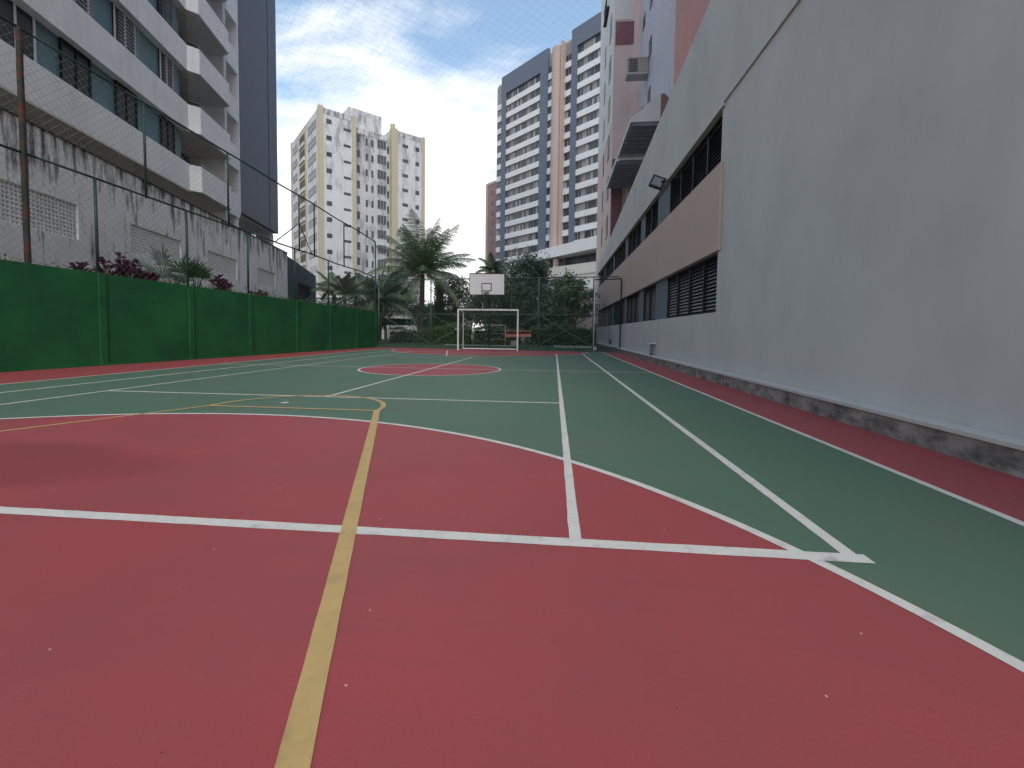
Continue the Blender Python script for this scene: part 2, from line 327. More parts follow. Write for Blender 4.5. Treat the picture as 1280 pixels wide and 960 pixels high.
for s in (1, -1):
    w_ = .072 if s == 1 else .06
    FT = s*-5.98
    line(yl, (1.17, FT), (2.785, s*-10.4), w_, .0011) if s == 1 else line(yl, (1.2, FT), (2.4, 10.9), w_)
    line(yl, (-.93, FT), (-1.75, s*-7.7), .055) if s == 1 else None
    if s == 1: line(yl, (-1.75, -7.7), (-2.6, -10.4), .06)
    line(yl, (-.93, FT), (1.17, FT), .055)
    zk[0] += .00008
    arc(yl, .12, FT, 1.05, 0 if s == 1 else math.pi, math.pi if s == 1 else 2*math.pi, .06, zk[0])
tag(yl.build('court_yellow_lines', M_YEL), kind='structure')
# raised planting bed behind the green wall
b0, b1_ = wallpt(WS0, .10), wallpt(WLEN+.6, .10)
tag(MB().prism([(b0.x, b0.y), (b1_.x, b1_.y), (-22, 30), (-60, 30), (-60, b0.y)], 'z', -.05, 2.02).build('planting_bed', M_SOIL), kind='structure')

# ------------------------------------------------------------------ green retaining wall, left
def wall_top(s): return 2.28 - (s-1)*(2.28-1.99)/16.4
gw = thing('green_wall', (0, 0, 0), 'long green painted wall with shallow pilasters along the left edge of the court', 'wall')
n2 = Vector((-WU.y, WU.x))
def wbox(mb, s0, s1, o0, o1, z0, z1, zb=None):
    """box along the left wall; o positive = away from court; z1 may be a function of s"""
    f = z1 if callable(z1) else (lambda s: z1); g = z0 if callable(z0) else (lambda s: z0)
    P = [wallpt(s0, o0), wallpt(s1, o0), wallpt(s1, o1), wallpt(s0, o1)]; S = (s0, s1, s1, s0); n = len(mb.v)
    mb.v += [(p.x, p.y, g(s)) for p, s in zip(P, S)] + [(p.x, p.y, f(s)) for p, s in zip(P, S)]
    mb.f += [tuple(n+i for i in q) for q in ((0,1,2,3),(7,6,5,4),(4,5,1,0),(5,6,2,1),(6,7,3,2),(7,4,0,3))]
    return mb
wbox(MB(), WS0, WLEN, 0, .18, -.02, wall_top).build('wall_panel', M_GWALL, gw)
PIL = [2.93, 5.40, 7.78, 10.33, 12.7, 15.1, 17.2]
for s in [.45-2.45*2, .45-2.45] + [.45] + PIL:
    wbox(MB(), s-.085, s+.085, -.035, .001, .0, lambda q: wall_top(q)-.01).build('pilaster', M_GWALL, gw, bevel=.008)
wbox(MB(), WS0, WLEN, -.05, -.0015, .0, .05).build('base_strip', M_GWALL, gw)
# tall netting frame on top of the wall
MID = lambda s: 4.60 - (s-1)*(.57/14); TOP = lambda s: 7.18 - (s-1)*(1.28/16.4)
fe = thing('ball_fence', (0, 0, 0), 'tall dark green tube frame with diamond mesh netting standing on the green wall at left', 'fence')
def WP(s, z, off=.09): p = wallpt(s, off); return (p.x, p.y, z)
for s in [-1.2] + [2.93, 5.40, 7.80, 10.33, 12.7, 15.1]:
    MB().tube(WP(s, wall_top(s)-.2), WP(s, MID(s)), .032).build('post', M_DKGREEN, fe, smooth=True)
for s in (-3.0, 4.19, 6.98, 10.64, 11.67, 14.05): MB().tube(WP(s, MID(s)-.05), WP(s, TOP(s)), .03).build('post', M_DKGREEN, fe, smooth=True)
MB().tube(WP(17.3, .05), WP(17.3, TOP(17.3)), .035).build('post', M_DKGREEN, fe, smooth=True)
rp_ = MB(); pts = [Vector(WP(1.56, z)) + Vector((random.uniform(-.004,.004), random.uniform(-.004,.004), 0)) for z in [wall_top(1.5)-.2 + i*.3 for i in range(17)] + [TOP(1.56)]]
[rp_.tube(pts[i], pts[i+1], .056, .054, 10, False) for i in range(len(pts)-1)]; tag(rp_.build('post', M_RUST, fe, smooth=True), 'thick rusty post standing nearest to the camera')
for F in (MID, TOP):
    rl = MB()
    for i in range(12):
        s0, s1 = -6+i*23.3/12, -6+(i+1)*23.3/12
        sag = lambda s: .03*math.sin(s*1.7)
        rl.tube(WP(s0, F(s0)+sag(s0)), WP(s1, F(s1)+sag(s1)), .028, k=8)
    rl.build('rail', M_DKGREEN, fe, smooth=True)
O = wallpt(-6, .09)
net(MB(), (O.x, O.y), WU, 23.3, lambda u: wall_top(u-6)-.02, lambda u: TOP(u-6), .125, .0027).build('net', M_NET, fe)
MB().tube(WP(9.2, MID(9.2)), WP(10.64, MID(10.64)+1.1), .02).tube(WP(10.64, MID(10.64)+1.1), WP(11.5, MID(11.5)), .02).build('brace', M_DKGREEN, fe)
MB().tube(WP(12.9, 2.05, .0), (-5.25, 13.2, 3.95), .028).build('brace', M_DKGREEN, fe)

# overhead ball net over the court
on = MB(); x0_, x1_, y0_, y1_ = -7.4, 6.45, -8, 12.6; st = .16*1.414
k = 0; w_, h_ = x1_-x0_, y1_-y0_
zz = lambda x, y: 7.3 + .02*(x+7) - .06*(y+3) - .18*math.sin(math.pi*min(1, max(0, (x-x0_)/w_)))*1.2
n = int((w_+h_)/st)+1
for k in range(n):
    u0 = -h_ + k*st
    for sg in (0, 1):
        a, b = max(u0, 0), min(u0+h_, w_)
        if b <= a: continue
        prev = None
        for i in range(7):
            u = a+(b-a)*i/6; v = u-u0
            if sg: v = h_-v
            X, Y = x0_+u, y0_+v; P = (X, Y, zz(X, Y))
            if prev: on.tube(prev, P, .0009, k=3, caps=False)
            prev = P
tag(on.build('overhead_net', M_ONET), 'thin diamond mesh ball net stretched high over the whole court', 'net')

# ------------------------------------------------------------------ far end fence
FA = Vector((-6.70, 13.32)); FB = Vector((6.45, 11.75)); FU = (FB-FA).normalized(); FL = (FB-FA).length
def FP(s, z, off=0): p = FA + FU*s + Vector((-FU.y, FU.x))*off; return (p.x, p.y, z)
M_FGREEN = mat('faded sea green tube paint', (.085, .14, .115), .6, .15, 6)
ff = thing('end_fence', (0, 0, 0), 'green tube fence with crossed braces and netting behind the goal at the far end', 'fence')
FX = [0.05, 3.18, 6.3, 9.15, 11.95]
for s in FX: MB().tube(FP(s, 0), FP(s, 3.78), .034).build('post', M_FGREEN, ff, smooth=True)
for z, r in ((.24, .02), (1.88, .024), (3.78, .026)): MB().tube(FP(0, z), FP(FL-.05, z), r).build('rail', M_FGREEN, ff, smooth=True)
for i in range(4):
    a, b = FX[i], FX[i+1]
    MB().tube(FP(a, .25), FP(b, 1.86), .018).build('brace', M_FGREEN, ff)
    MB().tube(FP(a, 1.86, .04), FP(b, .25, .04), .018).build('brace', M_FGREEN, ff)
for s in (7.7, 10.5): MB().tube(FP(s, 1.88), FP(s, 2.9), .018).build('brace', M_FGREEN, ff)
mb = MB(); q = FP(0, 0); n_ = FP(FL, 0)
mb.v += [FP(0,0,-.08), FP(12.0,0,-.08), FP(12.0,0,.12), FP(0,0,.12), FP(0,.2,-.08), FP(12.0,.2,-.08), FP(12.0,.2,.12), FP(0,.2,.12)]
mb.f += [(0,3,2,1),(4,5,6,7),(0,1,5,4),(1,2,6,5),(2,3,7,6),(3,0,4,7)]
mb.build('kerb', mat('faded green kerb paint', (.045, .10, .065), .8, .2, 3), ff)
net(MB(), (FA.x, FA.y), FU, FL, lambda u: .24, lambda u: 3.76, .10, .0028).build('net', M_FGREEN, ff)
# corner frame against the building
cf = thing('corner_frame', (6.42, 11.3, 0), 'slim dark metal frame standing against the grey building at the far right corner', 'frame')
MB().tube((0.02, 0, 0), (0.02, 0, 3.62), .035).build('post', M_BLACK, cf, smooth=True)
MB().tube((-1.22, .42, 3.62), (.02, 0, 3.62), .03).build('rail', M_BLACK, cf)
MB().tube((-1.22, .42, 0), (-1.22, .42, 3.62), .028).build('post', M_FRAME, cf, smooth=True)
MB().tube((-1.22, .42, 1.9), (-.2, .1, 1.95), .014).build('rail', M_BLACK, cf)

# ------------------------------------------------------------------ goal
g = thing('goal', (-.09, 11.0, 0), 'white metal five-a-side goal with a dark net below the basketball board', 'goal')
for s in (-1, 1):
    MB().box(s*1.5-.04, s*1.5+.04, -.04, .04, 0, 2.0).build('post', M_GOAL, g, bevel=.008)
    MB().tube((s*1.42, .85, .04), (s*1.42, .85, 1.97), .024).build('back_post', M_GOAL, g)
    MB().tube((s*1.46, .04, 2.0), (s*1.42, .85, 1.97), .02).tube((s*1.46, .04, .04), (s*1.42, .85, .04), .02).build('side_bar', M_GOAL, g)
MB().box(-1.54, 1.54, -.04, .04, 2.0, 2.08).build('crossbar', M_GOAL, g, bevel=.008)
MB().tube((-1.42, .85, .06), (1.42, .85, .06), .035).build('ground_bar', M_GOAL, g)
MB().tube((-1.42, .85, 1.97), (1.42, .85, 1.97), .014).build('back_bar', M_DKGREEN, g)
M_GNET = mat('dark goal net cord', (.05, .06, .055), .8, .1, 5)
gn = MB()
for i in range(25):
    x = -1.42+2.84*i/24; gn.tube((x, .85, .06), (x, .87, 1.97), .004, k=3, caps=False).tube((x, .85, 1.97), (x, .03, 2.0), .004, k=3, caps=False)
for i in range(15):
    z = .06+1.9*i/14; s_ = .03*math.sin(i*1.3); gn.tube((-1.42, .86, z), (0, .9, z-.03+s_), .004, k=3, caps=False).tube((0, .9, z-.03+s_), (1.42, .86, z), .004, k=3, caps=False)
    for s in (-1, 1): gn.tube((s*1.42, .85, z), (s*1.47, .03, z*1.02), .004, k=3, caps=False)
gn.build('net', M_GNET, g)

# ------------------------------------------------------------------ basketball backboard
bb = thing('basketball_hoop', (-.30, 12.0, 0), 'white basketball backboard with hoop on a dark pole above the goal', 'basketball hoop')
MB().box(-.9, .9, -.02, .02, 2.88, 3.94).build('backboard', M_BOARD, bb)
e = MB()
for a in ((-.93, .93, 3.94, 3.98), (-.93, .93, 2.84, 2.88)): e.box(a[0], a[1], -.035, .03, a[2], a[3])
for a in ((-.93, -.9), (.9, .93)): e.box(a[0], a[1], -.035, .03, 2.88, 3.94)
e.build('board_frame', M_BLACK, bb)
e = MB(); e.box(-.29, .25, -.027, -.0205, 3.43, 3.47).box(-.29, .25, -.027, -.0205, 3.06, 3.10).box(-.29, -.25, -.027, -.0205, 3.10, 3.43).box(.21, .25, -.027, -.0205, 3.10, 3.43)
e.build('target_square', M_BLACK, bb)
e = MB(); c = (-.02, -.38, 3.02)
for i in range(20):
    a0, a1 = 2*math.pi*i/20, 2*math.pi*(i+1)/20
    e.tube((c[0]+.225*math.cos(a0), c[1]+.225*math.sin(a0), c[2]), (c[0]+.225*math.cos(a1), c[1]+.225*math.sin(a1), c[2]), .011, k=5)
e.box(-.1, .06, -.17, -.02, 2.99, 3.04); rim = e.build('rim', M_RIM, bb)
e = MB()
for i in range(12):
    for d in (1, -1):
        a0 = 2*math.pi*i/12; a1 = a0 + d*.35; a2 = a1 + d*.35
        P = lambda a, r, z: (c[0]+r*math.cos(a), c[1]+r*math.sin(a), z)
        e.tube(P(a0, .22, 3.02), P(a1, .16, 2.8), .005, k=3).tube(P(a1, .16, 2.8), P(a2, .12, 2.6), .005, k=3)
e.build('hoop_net', M_GNET, rim)
MB().tube((-.02, 1.15, 0), (-.02, 1.15, 3.2), .07, .055, 12).build('pole', M_DKGREEN, bb, smooth=True)
MB().tube((-.02, 1.15, 3.1), (-.02, .03, 3.35), .035).tube((-.02, 1.15, 2.4), (-.02, .03, 3.05), .03).build('support_arm', M_DKGREEN, bb)

# ------------------------------------------------------------------ garage building on the right
XW = 6.55
rb = thing('garage_building', (0, 0, 0), 'long plain grey building with louvred windows and a pink band along the right side', 'building')
def wtop(y): return 8.45 - .088*(y+1) if y > -1 else 8.45
Y0, Y1 = -13.5, 24.8
def slab(a, b, z0, z1f):   # wall piece with sloped top
    m = MB(); f = z1f if callable(z1f) else (lambda y: z1f); n = 0
    m.v += [(XW,a,z0),(XW+.3,a,z0),(XW+.3,b,z0),(XW,b,z0),(XW,a,f(a)),(XW+.3,a,f(a)),(XW+.3,b,f(b)),(XW,b,f(b))]
    m.f += [(0,3,2,1),(4,5,6,7),(0,1,5,4),(1,2,6,5),(2,3,7,6),(3,0,4,7)]; return m
def join(ms):
    r = MB()
    for m in ms:
        n = len(r.v); r.v += m.v; r.f += [tuple(n+i for i in f) for f in m.f]
    return r
join([slab(Y0, -1.35, .0, wtop), slab(-1.35, Y1, 5.52, wtop), slab(-1.35, Y1, 2.66, 4.45), slab(-1.35, Y1, .0, 1.41)]).build('wall', M_RWALL, rb)
MB().box(XW+.3, 26, Y0, Y1, 0, 6.2).build('inner_block', M_DARK, rb)
MB().box(XW-.05, XW-.002, -1.50, Y1-.1, 2.66, 4.43).build('pink_band', M_PINKB, rb, bevel=.006)
for a, b in ((Y0, -1.5), (-1.5, 8), (8, Y1)):
    MB().box(XW-.035, XW-.001, a+.005, b, 5.60, 5.66).build('string_course', M_RWALL, rb)
MB().box(XW-.05, XW+.0-.001, -1.5, Y1, 5.525, 5.58).build('window_head', M_RWALL, rb)
wins = [(-1.35, 2.98), (4.51, 6.6), (7.45, 10.58), (11.4, 15.3), (15.75, 20.1), (20.5, 24.6)]
for (z0, z1, up_) in ((4.45, 5.52, 1), (1.41, 2.66, 0)):
    pe = -1.35
    for i, (a, b) in enumerate(wins):
        if i: MB().box(XW+.06, XW+.29, wins[i-1][1], a, z0, z1).build('pier', M_PIER, rb)
        wd = MB().box(XW+.22, XW+.26, a, b, z0, z1).build('window', M_DARK, rb)
        sl = MB(); nS = 15 if not up_ else 13
        for k in range(nS):
            z = z0+(z1-z0)*(k+.5)/nS
            sl.v += [(XW+.10,a,z-.042),(XW+.10,b,z-.042),(XW+.15,b,z+.032),(XW+.15,a,z+.032),(XW+.108,a,z-.048),(XW+.108,b,z-.048),(XW+.158,b,z+.026),(XW+.158,a,z+.026)]
            n = len(sl.v)-8; sl.f += [tuple(n+j for j in q) for q in ((0,1,2,3),(7,6,5,4),(0,4,5,1),(1,5,6,2),(2,6,7,3),(3,7,4,0))]
        sl.build('louvre_slats', M_LOUV, wd)
        fr = MB(); m_ = max(2, round((b-a)/1.05))
        for k in range(m_+1):
            y = a+(b-a)*k/m_; fr.box(XW+.075, XW+.12, max(a, y-.02), min(b, y+.02), z0+.002, z1-.002)
        fr.box(XW+.07, XW+.125, a, b, z0+.001, z0+.04).box(XW+.07, XW+.125, a, b, z1-.04, z1-.001)
        fr.build('frame', M_BLACK, wd)
        for k in range(nS if False else 0): pass
# plinth with ledge
MB().box(6.37, XW-.001, Y0, Y1, .0, .185).build('plinth', M_CONC, rb)
pl = MB().box(6.35, XW-.002, Y0, Y1, .187, .232); pl.build('plinth_ledge', M_LEDGE, rb, bevel=.008)
tag(MB().tube((XW-.01, 16.6, .3), (XW-.01, 16.6, 1.9), .012).box(XW-.06, XW, 15.7, 15.95, .3, .6).build('outlet_cable', M_BLACK), 'thin black cable with a small outlet box on the far grey wall', 'cable')
t = thing('vent_pipe', (6.44, 4.2, .19), 'short grey pipe stub with a flat white cap on the right wall ledge', 'pipe')
MB().tube((0,0,0), (0,0,.42), .055, k=12).build('pipe', mat('grey pipe', (.2,.2,.21), .7, .1), t, smooth=True)
MB().box(-.1, .1, -.17, .17, .42, .45).build('cap', M_FRAME, t)
# floodlight
t = thing('floodlight', (XW, 2.0, 5.30), 'small square black floodlight on a bracket above the upper windows', 'floodlight')
t.rotation_euler = (0, 0, 0)
MB().tube((0,0,.02), (-.36,.30,.0), .016).tube((0,.42,.04), (-.36,.34,.0), .012).build('bracket', M_BLACK, t)
h = MB().box(-.24, .24, -.05, .05, -.19, .19).build('housing', M_BLACK, t, bevel=.012); h.location = (-.45, .38, 0); h.rotation_euler = (R(-8), R(24), R(-12)); h.scale = (.82, 1, .92)
fl = MB().box(-.17, .17, -.056, -.051, -.13, .13).build('lens', mat('grey lamp glass', (.10,.11,.115), .2, .2, 20, spec=.6), h)
fn = MB()
for k in range(7): fn.box(-.2+.066*k-.004, -.2+.066*k+.004, .05, .085, -.15, .15)
fn.build('fins', M_BLACK, h)

# ------------------------------------------------------------------ pink apartment tower above the garage
pt = thing('apartment_tower', (0, 0, 0), 'pink and lilac apartment tower with projecting balconies rising above the grey garage wall', 'building')
MB().box(7.5, 24, Y0, 6.6, 6.3, 34).build('salmon_wing', M_SALMON, pt)
MB().box(9.0, 24, 6.601, 22.999, 6.3, 36).build('lilac_wall', M_LILAC, pt)
# rounded cream corner between lilac wall and the return face
cc = MB(); N_ = 10
for i in range(N_):
    a0, a1 = math.pi/2*i/N_, math.pi/2*(i+1)/N_
    P = lambda a: (9.0-.65+.65*math.sin(a), 22.99-.65+.65*math.cos(a))
    p, q = P(a0), P(a1); cc.quad((p[0], p[1], 6.3), (q[0], q[1], 6.3), (q[0], q[1], 36), (p[0], p[1], 36))
cc.build('corner_cove', M_CREAM, pt, smooth=True)
MB().box(7.22, 24, 23.0, 34, 0, 37).build('end_block', M_CREAM, pt)
MB().box(7.215, 9.0, 22.97, 22.999, 23.7, 37).build('upper_panel', M_OFFW, pt)
MB().box(7.20, 7.2185, 23.0, 34, 16.5, 37).build('side_panel', M_OFFW, pt)
MB().box(7.30, 8.62, 22.94, 22.97, 21.95, 23.55).build('maroon_panel', M_BROWN, pt)
MB().box(7.25, 8.02, 22.95, 22.999, 5, 13.8).build('maroon_panel', M_BROWN, pt)
MB().box(8.70, 9.0, 22.95, 22.999, 5, 11.6).build('maroon_panel', M_BROWN, pt)
MB().box(7.19, 7.235, 22.94, 22.998, 5, 37).build('edge_trim', M_OFFW, pt)
for k in range(-1, 6):
    z = 8.6+3.05*k+ (0)
    for (a, b) in ((24.7, 25.9), (28.6, 29.2)):
        wd = MB().box(7.17, 7.2, a, b, z, z+1.55).build('window', M_GLASSDK, pt)
        MB().box(7.14, 7.169, a-.06, b+.06, z-.1, z-.001).build('sill', M_OFFW, wd)
for z in (15.3, 18.4, 21.5, 24.6):
    MB().box(8.97, 8.999, 18.5, 19.3, z+.2, z+1.3).build('window', M_GLASSDK, pt)
    MB().box(8.97, 8.999, 20.9, 21.6, z+.4, z+1.2).build('window', M_GLASSDK, pt)
# balconies: dark ribbed soffit, pale parapet, maroon cheek
def balcony(y0, y1, z, xo, fin):
    b = MB().box(xo, 8.999, y0, y1, z, z+.14).build('balcony', M_OFFW, pt)
    rb_ = MB(); n = int((y1-y0-.1)/.5)
    for k in range(n):
        y = y0+.08+k*.5
        rb_.prism([(y, z-.001), (y+.05, z-.14), (y+.20, z-.14), (y+.28, z-.001)], 'x', xo+.06, 8.95)
    rb_.build('ribbed_soffit', M_CORR, b)
    if fin:
        pts = [(xo, z+.141), (8.3, z+.141), (8.3, z+1.32), (8.05, z+1.22), (7.75, z+.95), (7.4, z+.6), (7.1, z+.36), (xo, z+.25)]
        MB().prism(pts, 'y', y0, y0+.12).build('curved_parapet', M_OFFW, b)
        MB().prism([(8.302, z-.3), (8.85, z-.3), (8.85, z+.95), (8.45, z+1.35), (8.302, z+1.3)], 'y', y0-.02, y0+.2).build('maroon_cheek', mat('dusty brown tile', (.24, .13, .125), .7, .1, 2), b)
        MB().box(xo-.04, xo+.0-.001, y0, y1, z-.04, z+.22).build('fascia', M_OFFW, b)
    else:
        MB().box(7.05, 8.5, y0-.15, y0-.001, z+.0, z+.42).build('beam', M_AC, b)
        MB().box(xo-.04, xo-.001, y0, y1, z-.04, z+.22).build('fascia', M_OFFW, b)
balcony(12.3, 16.9, 11.55, 6.88, True)
balcony(17.6, 22.9, 11.62, 6.90, False)
MB().box(8.25, 8.62, 22.2, 22.9, 6, 11.55).build('balcony_column', M_CREAM, pt)
ac = thing('air_conditioner', (8.35, 19.3, 17.5), 'grimy boxy air conditioner unit sticking out high on the lilac tower wall', 'air conditioner')
MB().box(-.72, .64, 0, .8, .35, 1.35).build('casing', M_AC, ac, bevel=.03)
gr_ = MB()
for k in range(9): gr_.box(-.6, -.05, -.02, -.001, 0.43+k*.095, .47+k*.095)
gr_.build('grille', M_BLACK, ac)
MB().box(-.72, .64, -.05, .8, .25, .349).build('bracket', mat('pale bracket', (.45,.44,.42), .8, .1), ac)
rl = MB()
for k in range(9): rl.tube((7.0, 26.8+k*.25, 27.3), (7.0, 26.8+k*.25, 28.3), .02, k=4)
rl.box(6.95, 7.199, 26.7, 29, 27.15, 27.3).tube((7.0, 26.7, 28.3), (7.0, 29, 28.3), .03)
rl.build('railing', M_BLACK, pt)

# ------------------------------------------------------------------ stained white wall, left
def hd_rot(hd): return R(90-hd)
HL = -14.4
sw = thing('stained_wall', (-9.6, -1.7, 0), 'weathered white wall with mould streaks and breeze-block vents behind the green wall', 'wall', hd_rot(HL))
VZ0, VZ1 = 3.38, 4.35
vents = [(-5.6, -2.8), (-.62, 2.24), (4.37, 7.23), (9.25, 12.03), (14.54, 17.2)]
sg = []
def sb(a, b, z0, z1): m = MB(); m.box(a, b, 0, .25, z0, z1); return m
sg.append(sb(-8, 19.4, 1.9, VZ0)); sg.append(sb(-8, 19.4, VZ1, 5.96))
e = [-8] + [q for v_ in vents for q in v_] + [19.4]
for i in range(0, len(e), 2): sg.append(sb(e[i], e[i+1], VZ0, VZ1))
join(sg).build('wall', M_SWALL, sw)
MB().box(-8, 19.4, -.04, .29, 5.961, 6.0).build('coping', mat('mouldy coping', (.06,.055,.055), .95, .3, 4), sw)
for (a, b) in vents:
    vb = MB().box(a, b, .20, .24, VZ0, VZ1).build('vent', M_DARK, sw)
    m = MB(); nx = round((b-a)/.115); nz_ = 9
    for i in range(nx+1):
        x = a+(b-a)*i/nx; wd_ = .022 if i % 2 else .03; m.box(max(a, x-wd_), min(b, x+wd_), .05, .12, VZ0, VZ1)
    for j in range(nz_+1):
        z = VZ0+(VZ1-VZ0)*j/nz_; m.box(a, b, .045, .115, max(VZ0, z-.022), min(VZ1, z+.022))
    m.build('breeze_blocks', M_VENT, vb)
nb = thing('navy_shed', (-9.6, -1.7, 0), 'low navy blue building with a dark doorway beyond the stained white wall', 'building', hd_rot(HL))
m = MB(); m.prism([(19.42, 1.9), (21.6, 1.9), (21.6, 5.66), (19.42, 5.8)], 'y', .02, 6).prism([(24.9, 1.9), (26.2, 1.9), (26.2, 5.3), (24.9, 5.4)], 'y', .02, 6).prism([(21.6, 4.3), (24.9, 4.3), (24.9, 5.4), (21.6, 5.66)], 'y', .02, 6)
m.build('wall', M_NAVY, nb); MB().box(21.601, 24.899, .4, .5, 1.9, 4.299).build('doorway', M_DARK, nb)

# ------------------------------------------------------------------ left tower
lt = thing('apartment_tower', (-14.55, 9.506, 0), 'teal apartment block with white balcony bands and a slate grey end slab at left', 'building', hd_rot(HL))
S0 = -15.5
FLO = [(8.88, 7.62), (11.72, 10.42), (14.48, 13.28), (17.3, 16.1), (20.15, 18.95), (23.0, 21.8), (25.85, 24.65), (28.7, 27.5)]  # band top, band bottom
MB().box(S0, -.15, .35, 12, 7.8, 30).build('wall', M_TEAL, lt)
MB().box(-.15, 3.5, 1.9, 12, 7.8, 30).build('balcony_back_wall', M_TEAL, lt)
MB().box(S0, 5.5, 2.5, 12, 1.9, 7.6).build('ground_floor_wall', M_WHITE, lt)
MB().box(S0, 4.0, .0, 12, 7.55, 7.615).build('underside', M_SOFF, lt)
wcols = [(-9.3, -8.0), (-7.05, -5.8), (-4.55, -3.36), (-1.75, -.78), (-12, -10.9)]
zi = 0
for i, (bt, bbm) in enumerate(FLO):
    # slab + parapet band (main run)
    bd = MB().box(S0, -.15, 0, .349, bbm, bt).build('band', M_WHITE, lt)
    nxt = FLO[i+1][1] if i+1 < len(FLO) else bt+1.6
    for (a, b) in wcols:
        wd = MB().box(a, b, .30, .345, bt-.25, nxt).build('window', M_GLASSDK, lt)
        f = MB(); f.box(a, a+.05, .26, .299, bt, nxt).box(b-.05, b, .26, .299, bt, nxt).box((a+b)/2-.025, (a+b)/2+.025, .26, .299, bt, nxt)
        f.box(a, b, .265, .305, bt, bt+.05).box(a, b, .265, .305, nxt-.05, nxt)
        f.build('frame', M_BLACK if (i+int(a)) % 3 else M_FRAME, wd)
        if i >= 1:
            gq = MB()
            for k in range(11): z = bt+.1+k*.14; gq.box(a, b, .10, .125, z, z+.022)
            gq.build('grille', M_GRILL, wd)
    # balcony: chamfered parapet, floor slab, glass doors
    plan = [(-.149, .0), (.12, -.42), (3.2, -.42), (3.49, -.0), (3.36, .0), (3.08, -.30), (.24, -.30), (.02, .0)]
    bal = MB().prism([(-.149, 0), (.12, -.42), (3.2, -.42), (3.49, 0), (3.49, 1.89), (-.149, 1.89)], 'z', bbm+.002, bbm+.16).build('balcony', M_SOFF, lt)
    MB().prism(plan, 'z', bbm+.161, bt-.02).prism([(p[0]*1.0, p[1]-.0) for p in plan], 'z', bbm-.0, bbm+.0015).build('parapet', M_WHITE, bal)
    MB().prism([(-.16, -.01), (.11, -.435), (3.21, -.435), (3.495, -.0), (3.2, -.422), (.12, -.422), (-.149, -.002)], 'z', bbm-.003, bbm+.16).build('fascia', M_WHITE, bal)
    MB().box(-.148, 3.45, 1.80, 1.88, bt-1.0, nxt).build('glass_door', M_GLASSBL, bal)
    hr = MB(); hr.tube((.18, -.36, bt+.12), (3.15, -.36, bt+.12), .02, k=5)
    if i >= 1:
        for k in range(11): z = bt+.2+k*.13; hr.tube((.18, -.36, z), (3.15, -.36, z), .013, k=4, caps=False); hr.tube((-.12, -.02, z), (.18, -.36, z), .008, k=4, caps=False)
    hr.build('railing', M_GRILL, bal)
    # niche column
    MB().box(3.781, 5.299, -.0, .16, bbm, bt+.05).build('niche_front', M_WHITE, lt)
MB().box(3.5, 3.78, -.02, 2.4, 1.9, 30).build('fin_wall', M_WHITE, lt)
MB().box(3.781, 5.3, 1.5, 1.7, 1.9, 30).build('niche_back', M_WHITE, lt)
MB().box(5.3, 5.449, .0, 1.9, 7.9, 30).build('niche_side', M_WHITE, lt)
MB().box(5.45, 11.6, -.03, 12, 8.05, 32).build('end_slab', M_SLATE, lt)
MB().box(9.93, 10.0, -.05, -.031, 8.05, 32).build('slab_joint', mat('dark joint', (.05,.06,.08), .8, .1), lt)
MB().box(5.5, 11.4, .3, 11.5, 7.95, 8.049).build('slab_underside', M_SOFF, lt)
MB().box(5.0, 5.6, .2, 2.2, 1.9, 8.05).build('column', M_WHITE, lt)
MB().box(11.0, 11.55, .3, 1.3, 1.9, 7.95).build('column', M_OFFW, lt)

# ------------------------------------------------------------------ far streaked white tower
wt = thing('apartment_tower', (-38.4, 65.05, 0), 'old streaked white tower block with ochre yellow corner pilasters, left of the palm', 'building', hd_rot(46))
H = 40.3
bx = MB
bx().box(.02, 6.4, .02, 21, 0, H-.3).build('left_wing', M_WBLD, wt)
bx().box(6.4, 13.4, 1.0, 21, 0, H-1.6).build('recessed_centre', M_WBLD2, wt)
bx().box(13.4, 20.4, .02, 20, 0, H-.3).build('right_wing', M_WBLD, wt)
for z in (0,):
    bx().box(-.05, .7, -.05, .06, 0, H).build('pilaster', M_YELST, wt); bx().box(-.05, .06, .06, 1.0, 0, H).build('pilaster', M_YELST, wt)
    bx().box(5.75, 6.5, -.06, 2.0, 0, H-.1).build('pilaster', M_YELST, wt)
    bx().box(13.35, 14.6, -.05, 1.0, 0, H).build('pilaster', M_YELST, wt)
    bx().box(19.75, 20.5, -.05, .5, 0, H-.1).build('pilaster', M_YELST, wt)
    bx().box(-.05, .019, 8.6, 14.2, 0, H-.6).build('pilaster', M_YELST, wt)
    bx().box(-.05, .019, 20.1, 21.1, 0, H).build('pilaster', M_YELST, wt)
mg = mat('mould stained parapet', (.60, .60, .60), .95, .2, .8, c2=(.16, .16, .17), c2scale=1.0, c2lo=.42, c2hi=.62, stretch=(2, 2, .4))
for a in ((.7, 5.75), (15.1, 19.75)): bx().box(a[0], a[1], -.02, .4, H-1.3, H-.32).build('parapet', mg, wt)
bx().box(6.5, 13.3, .95, 1.3, H-2.6, H-1.58).build('parapet', mg, wt)
bx().box(8.0, 14.8, 8.5, 15, H-.3, H+5.4).build('water_tank', M_WBLD, wt)
bx().tube((14.0, 1, H), (14.0, 1, H+1), .5).build('vent_stack', M_YELST, wt)
cnt = 0; st_ = MB(); stf = MB()
M_WFR = mat('grey window frame far', (.30, .31, .32), .6, .1)
